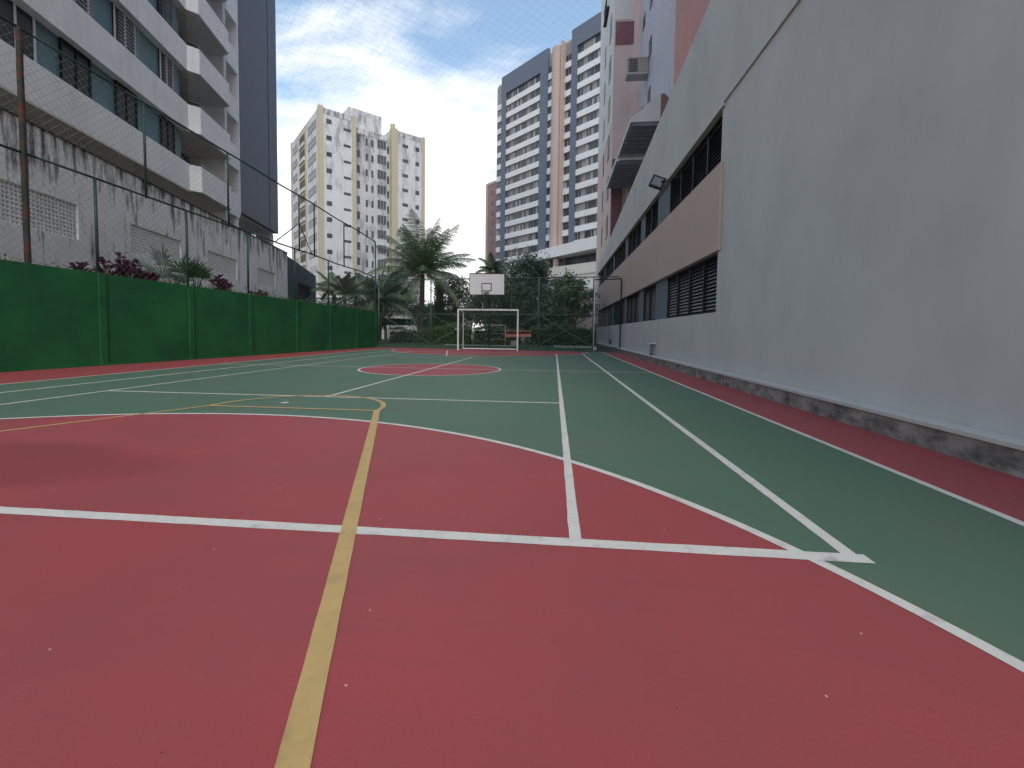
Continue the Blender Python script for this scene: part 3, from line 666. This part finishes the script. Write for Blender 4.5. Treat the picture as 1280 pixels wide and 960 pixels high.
def win(x0, x1, z0, z1, y, bars=1, side=False):
    """window on front (side=False, plane y) or on left face (side=True, plane x)"""
    global cnt
    cnt += 1
    tgt = MB() if cnt <= 99 else st_
    if side: tgt.box(y-.03, y, x0, x1, z0, z1)
    else: tgt.box(x0, x1, y-.03, y, z0, z1)
    if cnt <= 99:
        wo = tgt.build('window', M_TGL, wt)
        if bars and (z1-z0) > .9:
            f = MB()
            for k in range(bars+2):
                c_ = x0+(x1-x0)*k/(bars+1)
                if side: f.box(y-.07, y-.031, c_-.05, c_+.05, z0, z1)
                else: f.box(c_-.05, c_+.05, y-.07, y-.031, z0, z1)
            if side: f.box(y-.075, y-.031, x0, x1, z1-.06, z1); f.box(y-.075, y-.031, x0, x1, z0, z0+.06)
            else: f.box(x0, x1, y-.075, y-.031, z1-.06, z1); f.box(x0, x1, y-.075, y-.031, z0, z0+.06)
            f.build('frame', M_WFR, wo)
for k in range(14):
    z = 37.5 - k*2.86
    if z < 1: break
    win(1.2, 2.1, z-.05, z+.75, .018, 0)
    win(4.2, 5.5, z-.45, z+.0, .018, 0)
    win(6.75, 7.5, z-1.3, z+.1, 0.998, 0)
    win(8.6, 9.0, z-1.6, z-.3, 0.998, 0); win(9.7, 10.1, z-1.6, z-.3, 0.998, 0)
    win(10.9, 12.6, z-1.5, z+.15, 0.998, 2)
    win(12.85, 13.2, z-2.1, z-.7, 0.998, 0)
    win(15.6, 16.8, z-.4, z+.2, .018, 0); win(18.4, 19.2, z-.5, z+.35, .018, 0)
    # left face
    win(2.2, 7.3, z-.3, z+1.0, .0-.0005+.018, 4, True)
    win(15.6, 19.2, z-.4, z+.9, .018, 3, True)
    b_ = MB().box(-.3, -.051, 9.4, 13.6, z-1.2, z-.5).build('balcony', M_WBLD, wt)
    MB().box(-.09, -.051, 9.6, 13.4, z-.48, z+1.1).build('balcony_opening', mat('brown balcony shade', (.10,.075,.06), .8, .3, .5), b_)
if st_.v: tag(st_.build('small_windows', M_TGL, wt), kind='stuff')

# ------------------------------------------------------------------ far paired banded towers
HT = 133    # local +x points right/near, +y into the building
def banded(name_label, origin, parts, ztop, zbot):
    t = thing('apartment_tower', (origin[0], origin[1], 0), name_label, 'building', hd_rot(HT)); return t
def strip(t, x0, x1, y, ztop, zbot, zfirst, pitch=2.88, band_h=1.22, seed=0, bandx=None, glassfrac=.6):
    """storeys of white bands with window strips between"""
    rr = random.Random(seed); k = 0; bx0, bx1 = bandx or (x0, x1)
    z = zfirst
    MB().box(x0, x1, y+.1, y+.3, zbot, ztop).build('facade', M_TBEIGE, t)
    while z-pitch > zbot-.5:
        b = MB().box(bx0, bx1, y-.25, y+.099, z-pitch, z-pitch+band_h).build('band', M_TBAND, t)
        zz0, zz1 = z-pitch+band_h, z
        g_ = MB(); f = MB(); x = x0+.1
        n_pan = max(1, int((x1-x0)/1.15))
        wpan = (x1-x0-.2)/n_pan; lay = [(i % 5) != 1 if n_pan > 4 else True for i in range(n_pan)]
        for i in range(n_pan):
            if lay[i] and rr.random() < .93:
                g_.box(x+.04, x+wpan-.04, y+.03, y+.099, zz0+.02, zz1-.12)
                if rr.random() < .5: f.box(x+wpan/2-.04, x+wpan/2+.04, y-.01, y+.029, zz0+.02, zz1-.12)
                if rr.random() < .25: f.box(x+.06, x+wpan/2, y+.0, y+.028, zz0+.1, zz1-.2)
            x += wpan
        if g_.v:
            g_.box(x0+.1, x1-.1, y+.031, y+.0985, zz0+.021, zz0+.08)
            wo = g_.build('window_strip', M_TGL, t)
            if f.v:
                f.box(x0+.1, x1-.1, y-.02, y+.0295, zz0+.0, zz0+.06); f.build('frame', M_WFR, wo)
        z -= pitch
P1 = (1.544, 88.281)
ta = thing('apartment_tower', (P1[0], P1[1], 0), 'left one of the paired banded high-rises, with blue grey frame and bright white bands', 'building', hd_rot(HT))
# local x = -s
MB().box(-18.3, .8, .301, 18, 0, 61.6).build('core', M_TPINK, ta)
MB().box(-16.1, -.55, -.4, .3, 58.2, 62.5).build('frame_top', M_TSLATE, ta)
MB().box(-16.1, -14.5, -.4, .3, 13, 58.2).build('frame_pillar', M_TSLATE, ta)
MB().box(-2.9, -.55, -.4, .3, 17.6, 58.2).build('frame_pillar', M_TSLATE, ta)
strip(ta, -14.499, -2.901, 0, 58.2, 13.5, 58.2, seed=1)
strip(ta, -18.3, -16.101, 0, 61.0, 13.5, 58.2, seed=2, bandx=(-17.9, -16.101))
strip(ta, -.549, .8, 0, 61.0, 17.6, 58.6, seed=3, band_h=1.3)
cy_ = MB()
for i in range(16):
    a0, a1 = math.pi+math.pi*i/16, math.pi+math.pi*(i+1)/16
    P = lambda a: (2.35+1.55*math.cos(a), 0.2+1.7*math.sin(a))
    p, q = P(a0), P(a1); cy_.quad((p[0], p[1], 17.6), (q[0], q[1], 17.6), (q[0], q[1], 61.0), (p[0], p[1], 61.0))
cy_.tri((0.8,.2,61),(3.9,.2,61),(2.35,-1.5,61))
cy_.build('rounded_column', M_TPINK, ta, smooth=False)
P2 = Vector((6.6, 83.6))
tb = thing('apartment_tower', (P2.x, P2.y, 0), 'right one of the paired banded high-rises, partly hidden by the pink tower', 'building', hd_rot(HT))
MB().box(-2.9, 14, .301, 18, 0, 61.8).build('core', M_TPINK, tb)
MB().box(-.75, 14, -.4, .3, 59.2, 62.9).build('frame_top', M_TSLATE, tb)
MB().box(-.75, .75, -.4, .3, 17.9, 59.2).build('frame_pillar', M_TSLATE, tb)
strip(tb, -2.9, -.751, 0, 61.2, 17.9, 58.9, seed=4)
strip(tb, .751, 14, 0, 59.2, 19, 59.2, seed=5)
MB().box(-2.95, -2.6, -1.2, .3, 17.6, 61.5).build('side_fin', M_TPINK, tb)
pd = thing('podium_building', (P1[0], P1[1], 0), 'cream terraced podium with arched openings below the two banded high-rises', 'building', hd_rot(HT))
MB().prism([(-9.5, 16.2), (-3.2, 16.3), (20, 17.2), (20, 19.6), (-3.2, 18.3), (-9.5, 17.0)], 'y', -3.5, -.45).build('upper_slab', M_TBAND, pd)
MB().box(-9.5, 20, -.449, 12, 0, 16.2).build('back_wall', M_TBEIGE, pd)
MB().box(-6.0, 20, -3.2, -.45, 12.6, 14.6).build('terrace_parapet', M_PODIUM, pd)
MB().box(-7.2, .5, -6.0, -3.21, 12.9, 15.0).build('terrace_parapet', M_PODIUM, pd)
for a in (2.0, 4.4): MB().box(a, a+1.0, -3.0, -2.4, 14.6, 16.3).build('column', M_TPINK, pd)
for a, b in ((5.6, 8.6), (8.9, 14.5), (-.5, 1.8)): MB().box(a, b, -.6, -.45, 14.6, 16.6).build('window', M_TGL, pd)
MB().box(-6.0, 20, -3.0, -.46, 0, 12.59).build('lower_wall', M_PODIUM, pd)
for xc in (4.8, 9.4):
    m = MB(); pts = [(xc-1.3, 10.5)] + [(xc-1.3*math.cos(math.pi*i/12), 11.1+1.05*math.sin(math.pi*i/12)) for i in range(13)] + [(xc+1.3, 10.5)]
    m.prism(pts, 'y', -3.05, -3.001); m.build('arch_window', M_TGL, pd)
MB().box(2, 20, -4.2, -3.06, 9.3, 10.45).build('lower_terrace', M_TBAND, pd)
hb = MB()
rr = random.Random(5)
for k in range(900):
    x = rr.uniform(-7, 4); z = 14.9+rr.uniform(0, 1.0)*(1 if x < -1 else .6); y = rr.uniform(-6.3, -3)
    a = rr.uniform(0, 6.28); s_ = .3
    hb.tri((x, y, z), (x+s_*math.cos(a), y, z+s_*math.sin(a)), (x+s_*math.cos(a+1.6), y+.1, z+s_*math.sin(a+1.6)))
hb.build('terrace_plants', M_LEAFM, pd)
br = thing('apartment_tower', (-15.4, 120, 0), 'narrow maroon tower with pale edges, far behind the banded high-rises', 'building', hd_rot(HT))
MB().box(-2.2, 8, 0, 12, 0, 44.2).build('wall', M_TBRN, br)
MB().box(-3.2, -2.201, -.1, 12, 0, 44.8).build('edge', M_TPINK, br); MB().box(-2.2, 8, -.12, 12, 44.2, 44.9).build('roof_band', M_TPINK, br)
for k in range(14): MB().box(-.6, .3, -.05, -.001, 41-k*2.9, 42.3-k*2.9).build('window', M_TGL, br)

# low pale house behind the garden
lh = thing('garden_house', (-16.5, 38, 0), 'low pale house with a dark window strip behind the garden palms', 'building')
MB().box(-9, 9.5, 0, 6, 0, 1.55).box(-9, 9.5, 0, 6, 2.35, 3.2).box(-9, 9.5, .5, 6, 1.55, 2.35).build('wall', M_OFFW, lh)
MB().box(-8.8, 9.3, .46, .499, 1.56, 2.34).build('window', M_GLASSDK, lh)
MB().box(-9.3, 9.8, -.5, 6.3, 3.2, 3.4).build('roof', M_CONC, lh)
lh = thing('garden_house', (-27, 48, 0), 'pale cream building behind the small palms at the foot of the streaked tower', 'building')
MB().box(-8, 7, 0, 8, 0, 5.4).build('wall', M_OFFW, lh); MB().box(-8.2, 7.2, -.2, 8, 5.4, 5.7).build('roof', M_WHITE, lh)
for x in (-5, -1.5, 2, 5): MB().box(x, x+1.2, -.03, -.001, 3.3, 4.2).build('window', M_GLASSDK, lh)
lh = thing('garden_house', (4.9, 36, 0), 'pinkish low building glimpsed between the round tree and the grey garage', 'building')
MB().box(-1.5, 2.6, 0, 6, 0, 5.6).build('wall', M_CREAM, lh)
for z in (1.2, 3.8): MB().box(-1.0, .6, -.03, -.001, z, z+1.0).build('window', M_GLASSDK, lh)

# ------------------------------------------------------------------ vegetation
def leaf(mb, p, size, rr, flat=.0, elong=1.0):
    d = Vector((rr.gauss(0, 1), rr.gauss(0, 1), rr.gauss(0, 1)*(1-flat))).normalized()
    q = d.orthogonal().normalized(); q = (Matrix.Rotation(rr.uniform(0, 6.28), 3, d) @ q)
    l = size*elong*rr.uniform(.7, 1.3); w_ = size*.5*rr.uniform(.7, 1.2)
    p = Vector(p); s_ = d.cross(q)
    mb.quad(p-d*l*.5, p+s_*w_*.5, p+d*l*.5, p-s_*w_*.5)
def crown(mb, c, rad, n, size, rr, clumps=22, spread=.3, shell=.55, elong=1.0, droop=0):
    c = Vector(c); rad = Vector(rad); cl = []
    for i in range(clumps):
        while True:
            v = Vector((rr.uniform(-1, 1), rr.uniform(-1, 1), rr.uniform(-1, 1)))
            if shell < v.length < 1: break
        cl.append((v, rr.uniform(.6, 1.25)))
    for i in range(n):
        v, s_ = rr.choice(cl)
        o = Vector((rr.gauss(0, 1), rr.gauss(0, 1), rr.gauss(0, .8)))*spread*s_
        u = v+o
        p = c+Vector((u.x*rad.x, u.y*rad.y, u.z*rad.z))
        if droop: p.z -= droop*rr.random()
        if p.z < .03: p.z = rr.uniform(.03, .3)
        leaf(mb, p, size, rr, elong=elong)
def tree(name, label, cat, x, y, zc, rad, n, size, m, seed, trunk_r=.12, clumps=22, spread=.28, z0=0, elong=1.0, shell=.5, group=None, droop=0, mtrunk=None):
    rr = random.Random(seed)
    t = thing(name, (x, y, z0), label, cat, group=group)
    tk = MB(); zt = zc-z0
    pts = [Vector((0, 0, -.1))]; 
    for k in range(1, 5): pts.append(Vector((rr.uniform(-.08, .08)*k, rr.uniform(-.08, .08)*k, zt*k/4.6)))
    tk.path(pts, trunk_r, trunk_r*.5, 8)
    for k in range(9):
        b = pts[rr.choice([2, 3, 3, 4])]; a = rr.uniform(0, 6.28)
        e_ = Vector((rad[0]*.7*math.cos(a), rad[1]*.7*math.sin(a), zt+rad[2]*rr.uniform(-.3, .7)))
        mid = (b+e_)/2 + Vector((0, 0, -.1)); tk.path([b, mid, e_], trunk_r*.42, trunk_r*.12, 6)
    tk.build('trunk', mtrunk or M_TRUNK, t)
    cr = MB(); crown(cr, (0, 0, zt), rad, n, size, rr, clumps, spread, shell, elong, droop); cr.build('crown', m, t)
    return t
def frond(mb, base, az, elev, length, width, rr, n=40, droop=1.0, twist=0):
    """arched feather leaf"""
    d = Vector((math.cos(az), math.sin(az), 0)); side = Vector((-math.sin(az), math.cos(az), 0)); p = Vector(base); e_ = elev; seg = length/n; pts = [p.copy()]; tans = []
    for i in range(n):
        t_ = i/n; e2 = e_ - droop*(t_**1.6)*1.9
        tn = d*math.cos(e2)+Vector((0, 0, 1))*math.sin(e2); p = p+tn*seg; pts.append(p.copy()); tans.append(tn)
    for i in range(0, n, 4):
        j = min(n, i+4); mb.tube(pts[i], pts[j], .028*(1-i/n)+.006, .028*(1-j/n)+.006, k=4, caps=False)
    for i in range(3, n):
        for half in (0, .5):
            t_ = (i+half)/n; q = pts[i].lerp(pts[min(n, i+1)], half); tn = tans[i-1]
            w_ = width*(math.sin(math.pi*min(1, t_*.93+.10))**.6)*rr.uniform(.8, 1.1)
            for s_ in (-1, 1):
                dirv = (side*s_*1.0 + tn*.75 + Vector((0, 0, -.5-.7*rr.random()*droop))).normalized()
                mid = q+dirv*w_*.55; tip = mid+(dirv+Vector((0, 0, -.55*droop))).normalized()*w_*.5
                hw = tn*.021
                mb.quad(q-hw, q+hw, mid+hw*.9, mid-hw*.9); mb.tri(mid-hw*.9, mid+hw*.9, tip)
def palm(name, label, x, y, z0, trunk, r, nf, flen, fw_, m, seed, group=None, elev=(-.2, 1.35), droop=1.0, ring=True):
    rr = random.Random(seed); t = thing(name, (x, y, z0), label, 'palm tree', group=group)
    tk = MB(); k = 22; pts = []
    for i in range(k+1):
        a = i/k; pts.append(Vector((.18*math.sin(a*1.6)*trunk/5, .1*a, trunk*a)))
    for i in range(k): rr_ = r*(1.25-.35*i/k) ; tk.tube(pts[i], pts[i+1], rr_*1.06, rr_*.94, 10)
    tk.build('trunk', M_TRUNK, t)
    top = pts[-1]; cr = MB()
    for i in range(nf):
        el = elev[0]+(elev[1]-elev[0])*((i+.5)/nf)**.85; az = i*2.39996+rr.uniform(-.25, .25)
        frond(cr, top+Vector((0, 0, .1)), az, el+rr.uniform(-.1, .1), flen*rr.uniform(.8, 1.08), fw_, rr, droop=droop*rr.uniform(.75, 1.15)*(1-.42*max(0, el)/1.5))
    cr.build('crown', m, t)
    return t

palm('coconut_palm', 'tall coconut palm with drooping feathery fronds left of the backboard', -7.6, 24, 0, 5.5, .2, 38, 5.0, 1.2, M_PALM, 3, elev=(-.35, 1.5), droop=.62)
palm('small_palm', 'bushy palm with arching fronds beside the far end of the green wall', -9.2, 19.5, 0, 2.9, .16, 22, 3.5, .75, M_PALM2, 11, elev=(-.1, 1.3), droop=.9)
palm('small_palm', 'small palm in front of the cream building, nearest to the navy shed', -12.3, 19, 2.0, 1.5, .12, 15, 2.0, .5, M_PALM2, 12, elev=(.1, 1.35), droop=.9)
palm('small_palm', 'small upright palm between the navy shed and the bushy palm', -10.8, 17.6, 2.0, 1.2, .1, 14, 1.9, .45, M_PALM, 13, elev=(.2, 1.4), droop=.8)
palm('small_palm', 'distant palm whose fronds show just left above the backboard', -2.6, 29, 0, 6.3, .16, 16, 1.9, .5, M_PALM, 14, elev=(-.1, 1.35), droop=.9)
tree('round_tree', 'rounded tree with big glossy leaves beside the grey garage building', 'tree', 4.3, 19.5, 3.2, (1.6, 1.3, 1.5), 5600, .21, M_LEAFG, 21, .1, clumps=46, spread=.16, shell=.62)
tree('conifer_tree', 'tall dark feathery tree behind the backboard', 'tree', 1.0, 25, 4.2, (1.9, 1.5, 3.3), 9000, .17, M_LEAFC, 22, .16, clumps=60, spread=.2, elong=2.2, shell=.2)
tree('garden_tree', 'broad dark tree between the coconut palm and the goal', 'tree', -5.0, 27, 3.4, (2.9, 1.6, 2.2), 9000, .19, M_LEAFD, 23, .18, clumps=40, spread=.2)
tree('garden_tree', 'dark bushy tree directly behind the goal', 'tree', -1.6, 22, 2.9, (1.9, 1.3, 1.7), 7500, .16, M_LEAFD, 24, .13, clumps=40, spread=.22)
tree('garden_tree', 'blue green tree in the shade right of the goal', 'tree', 2.6, 22.5, 2.7, (1.8, 1.2, 1.7), 6500, .16, M_LEAFC, 25, .12, clumps=40, spread=.22)
tree('garden_tree', 'dense tree behind the bushy palm at the wall end', 'tree', -11.2, 26, 3.4, (2.6, 1.8, 2.2), 7500, .2, M_LEAFD, 26, .15, clumps=34, spread=.22)
for i, (x, y, z, rx, rz_) in enumerate([(-17.5, 33, 2.6, 3.2, 2.0), (-8.8, 34, 2.4, 2.8, 1.6), (-2, 35, 3.0, 3.6, 2.4), (3.6, 33, 2.6, 2.4, 2.0)]):
    tree('background_tree', ['leafy tree in the back row, behind the small palms', 'leafy tree in the back row, right behind the coconut palm trunk', 'leafy tree in the back row, behind goal and backboard', 'leafy tree in the back row, behind the round tree'][i], 'tree', x, y, z, (rx, 1.6, rz_), 4800, .26, M_LEAFM if i % 2 else M_LEAFD, 40+i, .14, clumps=30, spread=.24, group='trees in the back row of the garden')
t = thing('vine_trunk', (-6.95, 27.5, 0), 'thick yellow green vine-covered trunk right of the coconut palm', 'tree')
m = MB(); m.path([(0, 0, 0), (.05, 0, 1.6), (.1, 0, 3.4), (.05, 0, 5.2)], .38, .3, 10); m.build('trunk', M_VINE, t)
m = MB(); rr = random.Random(77)
for k in range(1500):
    a = rr.uniform(0, 6.28); z = rr.uniform(.3, 5.3); leaf(m, (.38*math.cos(a), .38*math.sin(a), z), .16, rr)
m.build('crown', mat('yellow green vine leaves', (.17, .22, .05), .6, .3, 1, island=.4, transl=.3), t)
# hedges
def hedge(label, x0, x1, y0, y1, h, n, m_, seed, size=.1):
    rr = random.Random(seed); t = thing('hedge', ((x0+x1)/2, (y0+y1)/2, 0), label, 'hedge'); mb = MB(); hx, hy = (x1-x0)/2, (y1-y0)/2
    for k in range(n):
        x = rr.uniform(-hx, hx); face = rr.random()
        hh = h*(.88+.12*math.sin(x*2.3+seed)+.05*math.sin(x*7))
        if face < .6: p = (x, -hy+rr.gauss(0, .07), rr.uniform(.02, hh))
        else: p = (x, rr.uniform(-hy, hy), hh+rr.gauss(0, .06))
        leaf(mb, p, size, rr)
    mb.build('foliage', m_, t)
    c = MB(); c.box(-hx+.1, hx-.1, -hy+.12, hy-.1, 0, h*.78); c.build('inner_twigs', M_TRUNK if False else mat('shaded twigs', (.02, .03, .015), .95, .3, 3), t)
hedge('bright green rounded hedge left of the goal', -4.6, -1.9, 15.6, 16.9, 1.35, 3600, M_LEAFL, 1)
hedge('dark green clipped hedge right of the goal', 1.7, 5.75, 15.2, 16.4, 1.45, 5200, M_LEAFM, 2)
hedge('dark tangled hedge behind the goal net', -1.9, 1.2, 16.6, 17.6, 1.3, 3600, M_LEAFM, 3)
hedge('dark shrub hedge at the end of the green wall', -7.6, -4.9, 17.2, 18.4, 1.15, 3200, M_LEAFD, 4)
# low garden kerbs
t = tag(MB().box(-3.2, 1.0, 14.7, 14.95, 0, .17).build('garden_kerb', M_WHITE), 'low white kerb seen through the goal', 'kerb')
t = tag(MB().box(3.2, 5.6, 14.4, 14.65, 0, .2).build('garden_kerb', M_WHITE), 'low white kerb at the foot of the dark hedge', 'kerb')
# little kiosk with orange roof
k_ = thing('bird_house', (1.12, 15.2, 0), 'small hut with a flat terracotta roof right behind the goal', 'hut')
MB().prism([(-.75, .98), (.78, 1.0), (.78, 1.04), (-.75, 1.02)], 'y', -.35, .4).build('roof_edge', M_ORANGE, k_)
m = MB(); m.v += [(-.78,-.42,.68),(.78,-.42,.72),(.7,.1,1.06),(-.7,.1,1.03),(-.78,-.42,.64),(.78,-.42,.68),(.7,.1,1.0),(-.7,.1,.97)]
m.f += [(0,1,2,3),(7,6,5,4),(0,4,5,1),(1,5,6,2),(2,6,7,3),(3,7,4,0)]; m.build('roof', M_ORANGE, k_)
for x in (-.5, .45): MB().box(x-.06, x+.06, -.1, .1, 0, .75).build('leg', M_TRUNK, k_)
MB().box(-.45, .0, -.05, .25, 0, .45).build('base', M_OFFW, k_)
# play frame
t = thing('play_frame', (-.35, 15.9, 0), 'thin metal play frame standing in the garden behind the goal net', 'frame')
for x in (-.6, .6): MB().tube((x, 0, 0), (x, 0, 1.35), .03).build('leg', M_AC, t)
MB().tube((-.6, 0, 1.35), (.6, 0, 1.35), .03).build('bar', M_AC, t)
for z in (.5,.85): MB().tube((-.6, 0, z), (.6, 0, z), .015).build('bar', M_AC, t)

# ------------------------------------------------------------------ plants along the top of the green wall
def cordyline(label, x, y, h, n, seed, group):
    rr = random.Random(seed); t = thing('purple_shrub', (x, y, 2.0), label, 'shrub', group=group); mb = MB(); st = MB()
    for k in range(n):
        a = rr.uniform(0, 6.28); r = rr.uniform(0, .32); hh = h*rr.uniform(.5, 1)*(1-r*.8)
        b = Vector((r*.4*math.cos(a), r*.4*math.sin(a), 0)); tp = Vector((r*math.cos(a)*1.4, r*math.sin(a)*1.4, hh)); st.tube(b, tp, .009, .005, 4)
        for j in range(80):
            f = rr.uniform(.25, 1); p = b.lerp(tp, f); az = rr.uniform(0, 6.28); d = Vector((math.cos(az), math.sin(az), rr.uniform(.1, .9))).normalized(); L_ = rr.uniform(.10, .20)
            s_ = d.orthogonal().normalized()*.028; mb.quad(p, p+d*L_*.5+s_, p+d*L_, p+d*L_*.5-s_)
    st.build('stem', M_TRUNK, t); mb.build('foliage', M_PURP, t)
G1 = 'purple leaved shrubs behind the green wall'
cordyline('tallest purple shrub, left of the fan palm on top of the green wall', -8.5, .1, 1.1, 9, 1, G1)
cordyline('low purple shrub next to the fan palm, touching its left side', -8.55, .75, .72, 8, 2, G1)
cordyline('sparse dark purple shrub nearest to the rusty post', -8.55, -.85, .55, 7, 3, G1)
cordyline('reddish purple shrub on the right side of the fan palm', -8.45, 3.75, .95, 9, 4, G1)
cordyline('smallest purple shrub, farthest along the green wall top', -8.3, 5.6, .5, 5, 5, G1)
def fanpalm(x, y, label, seed, nl=12, R_=.62, h=.75):
    rr = random.Random(seed); t = thing('fan_palm', (x, y, 2.0), label, 'fan palm', group='fan palms behind the green wall'); mb = MB(); st = MB()
    for k in range(nl):
        az = rr.uniform(0, 6.28); el = rr.uniform(.25, 1.35); d = Vector((math.cos(az)*math.cos(el), math.sin(az)*math.cos(el), math.sin(el))); c = Vector((0, 0, .25))+d*h*rr.uniform(.6, 1); st.tube((0, 0, 0), c, .014, .009, 5)
        s_ = d.cross(Vector((0, 0, 1))).normalized(); u_ = s_.cross(d).normalized()
        for j in range(15):
            a = (j/14-.5)*3.4; q = (d*math.cos(a)+s_*math.sin(a)+u_*(.25)).normalized(); L_ = R_*rr.uniform(.75, 1)*(.75+.25*math.cos(a)); w_ = q.cross(u_).normalized()*.026
            mid = c+q*L_*.5; tip = c+q*L_+Vector((0, 0, -.1*rr.random())); mb.quad(c, mid+w_, tip, mid-w_)
    st.build('stem', M_TRUNK, t); mb.build('crown', mat('fan palm leaf green', (.055, .13, .05), .4, .2, 1, island=.3, transl=.2), t)
fanpalm(-8.5, 1.75, 'fan palm with spread pleated leaves, larger and left of the pair', 1, 9, .85, .85)
fanpalm(-8.5, 2.65, 'smaller fan palm on the right of the pair', 2, 8, .62, .6)
# creeper along the wall coping
rr = random.Random(9); cp = MB()
for k in range(2600):
    s = rr.uniform(-5, 17.2); p = wallpt(s, rr.uniform(-.03, .3)); dens = .5+.5*math.sin(s*1.9)*math.sin(s*.7+1)
    if rr.random() > dens: continue
    leaf(cp, (p.x, p.y, wall_top(s)+rr.uniform(-.05, .07)), .055, rr)
tag(cp.build('creeper', M_DRY), 'dry brown creeper leaves scattered along the green wall coping', 'creeper', kind='stuff')
cp = MB()
for k in range(5200):
    s = rr.uniform(-5, 17.2); p = wallpt(s, rr.uniform(.25, 1.1))
    leaf(cp, (p.x, p.y, 2.02+abs(rr.gauss(0, .13))), .09, rr)
tag(cp.build('ground_cover', M_LEAFD), 'dark green ground cover in the bed behind the green wall', 'plants', kind='stuff')
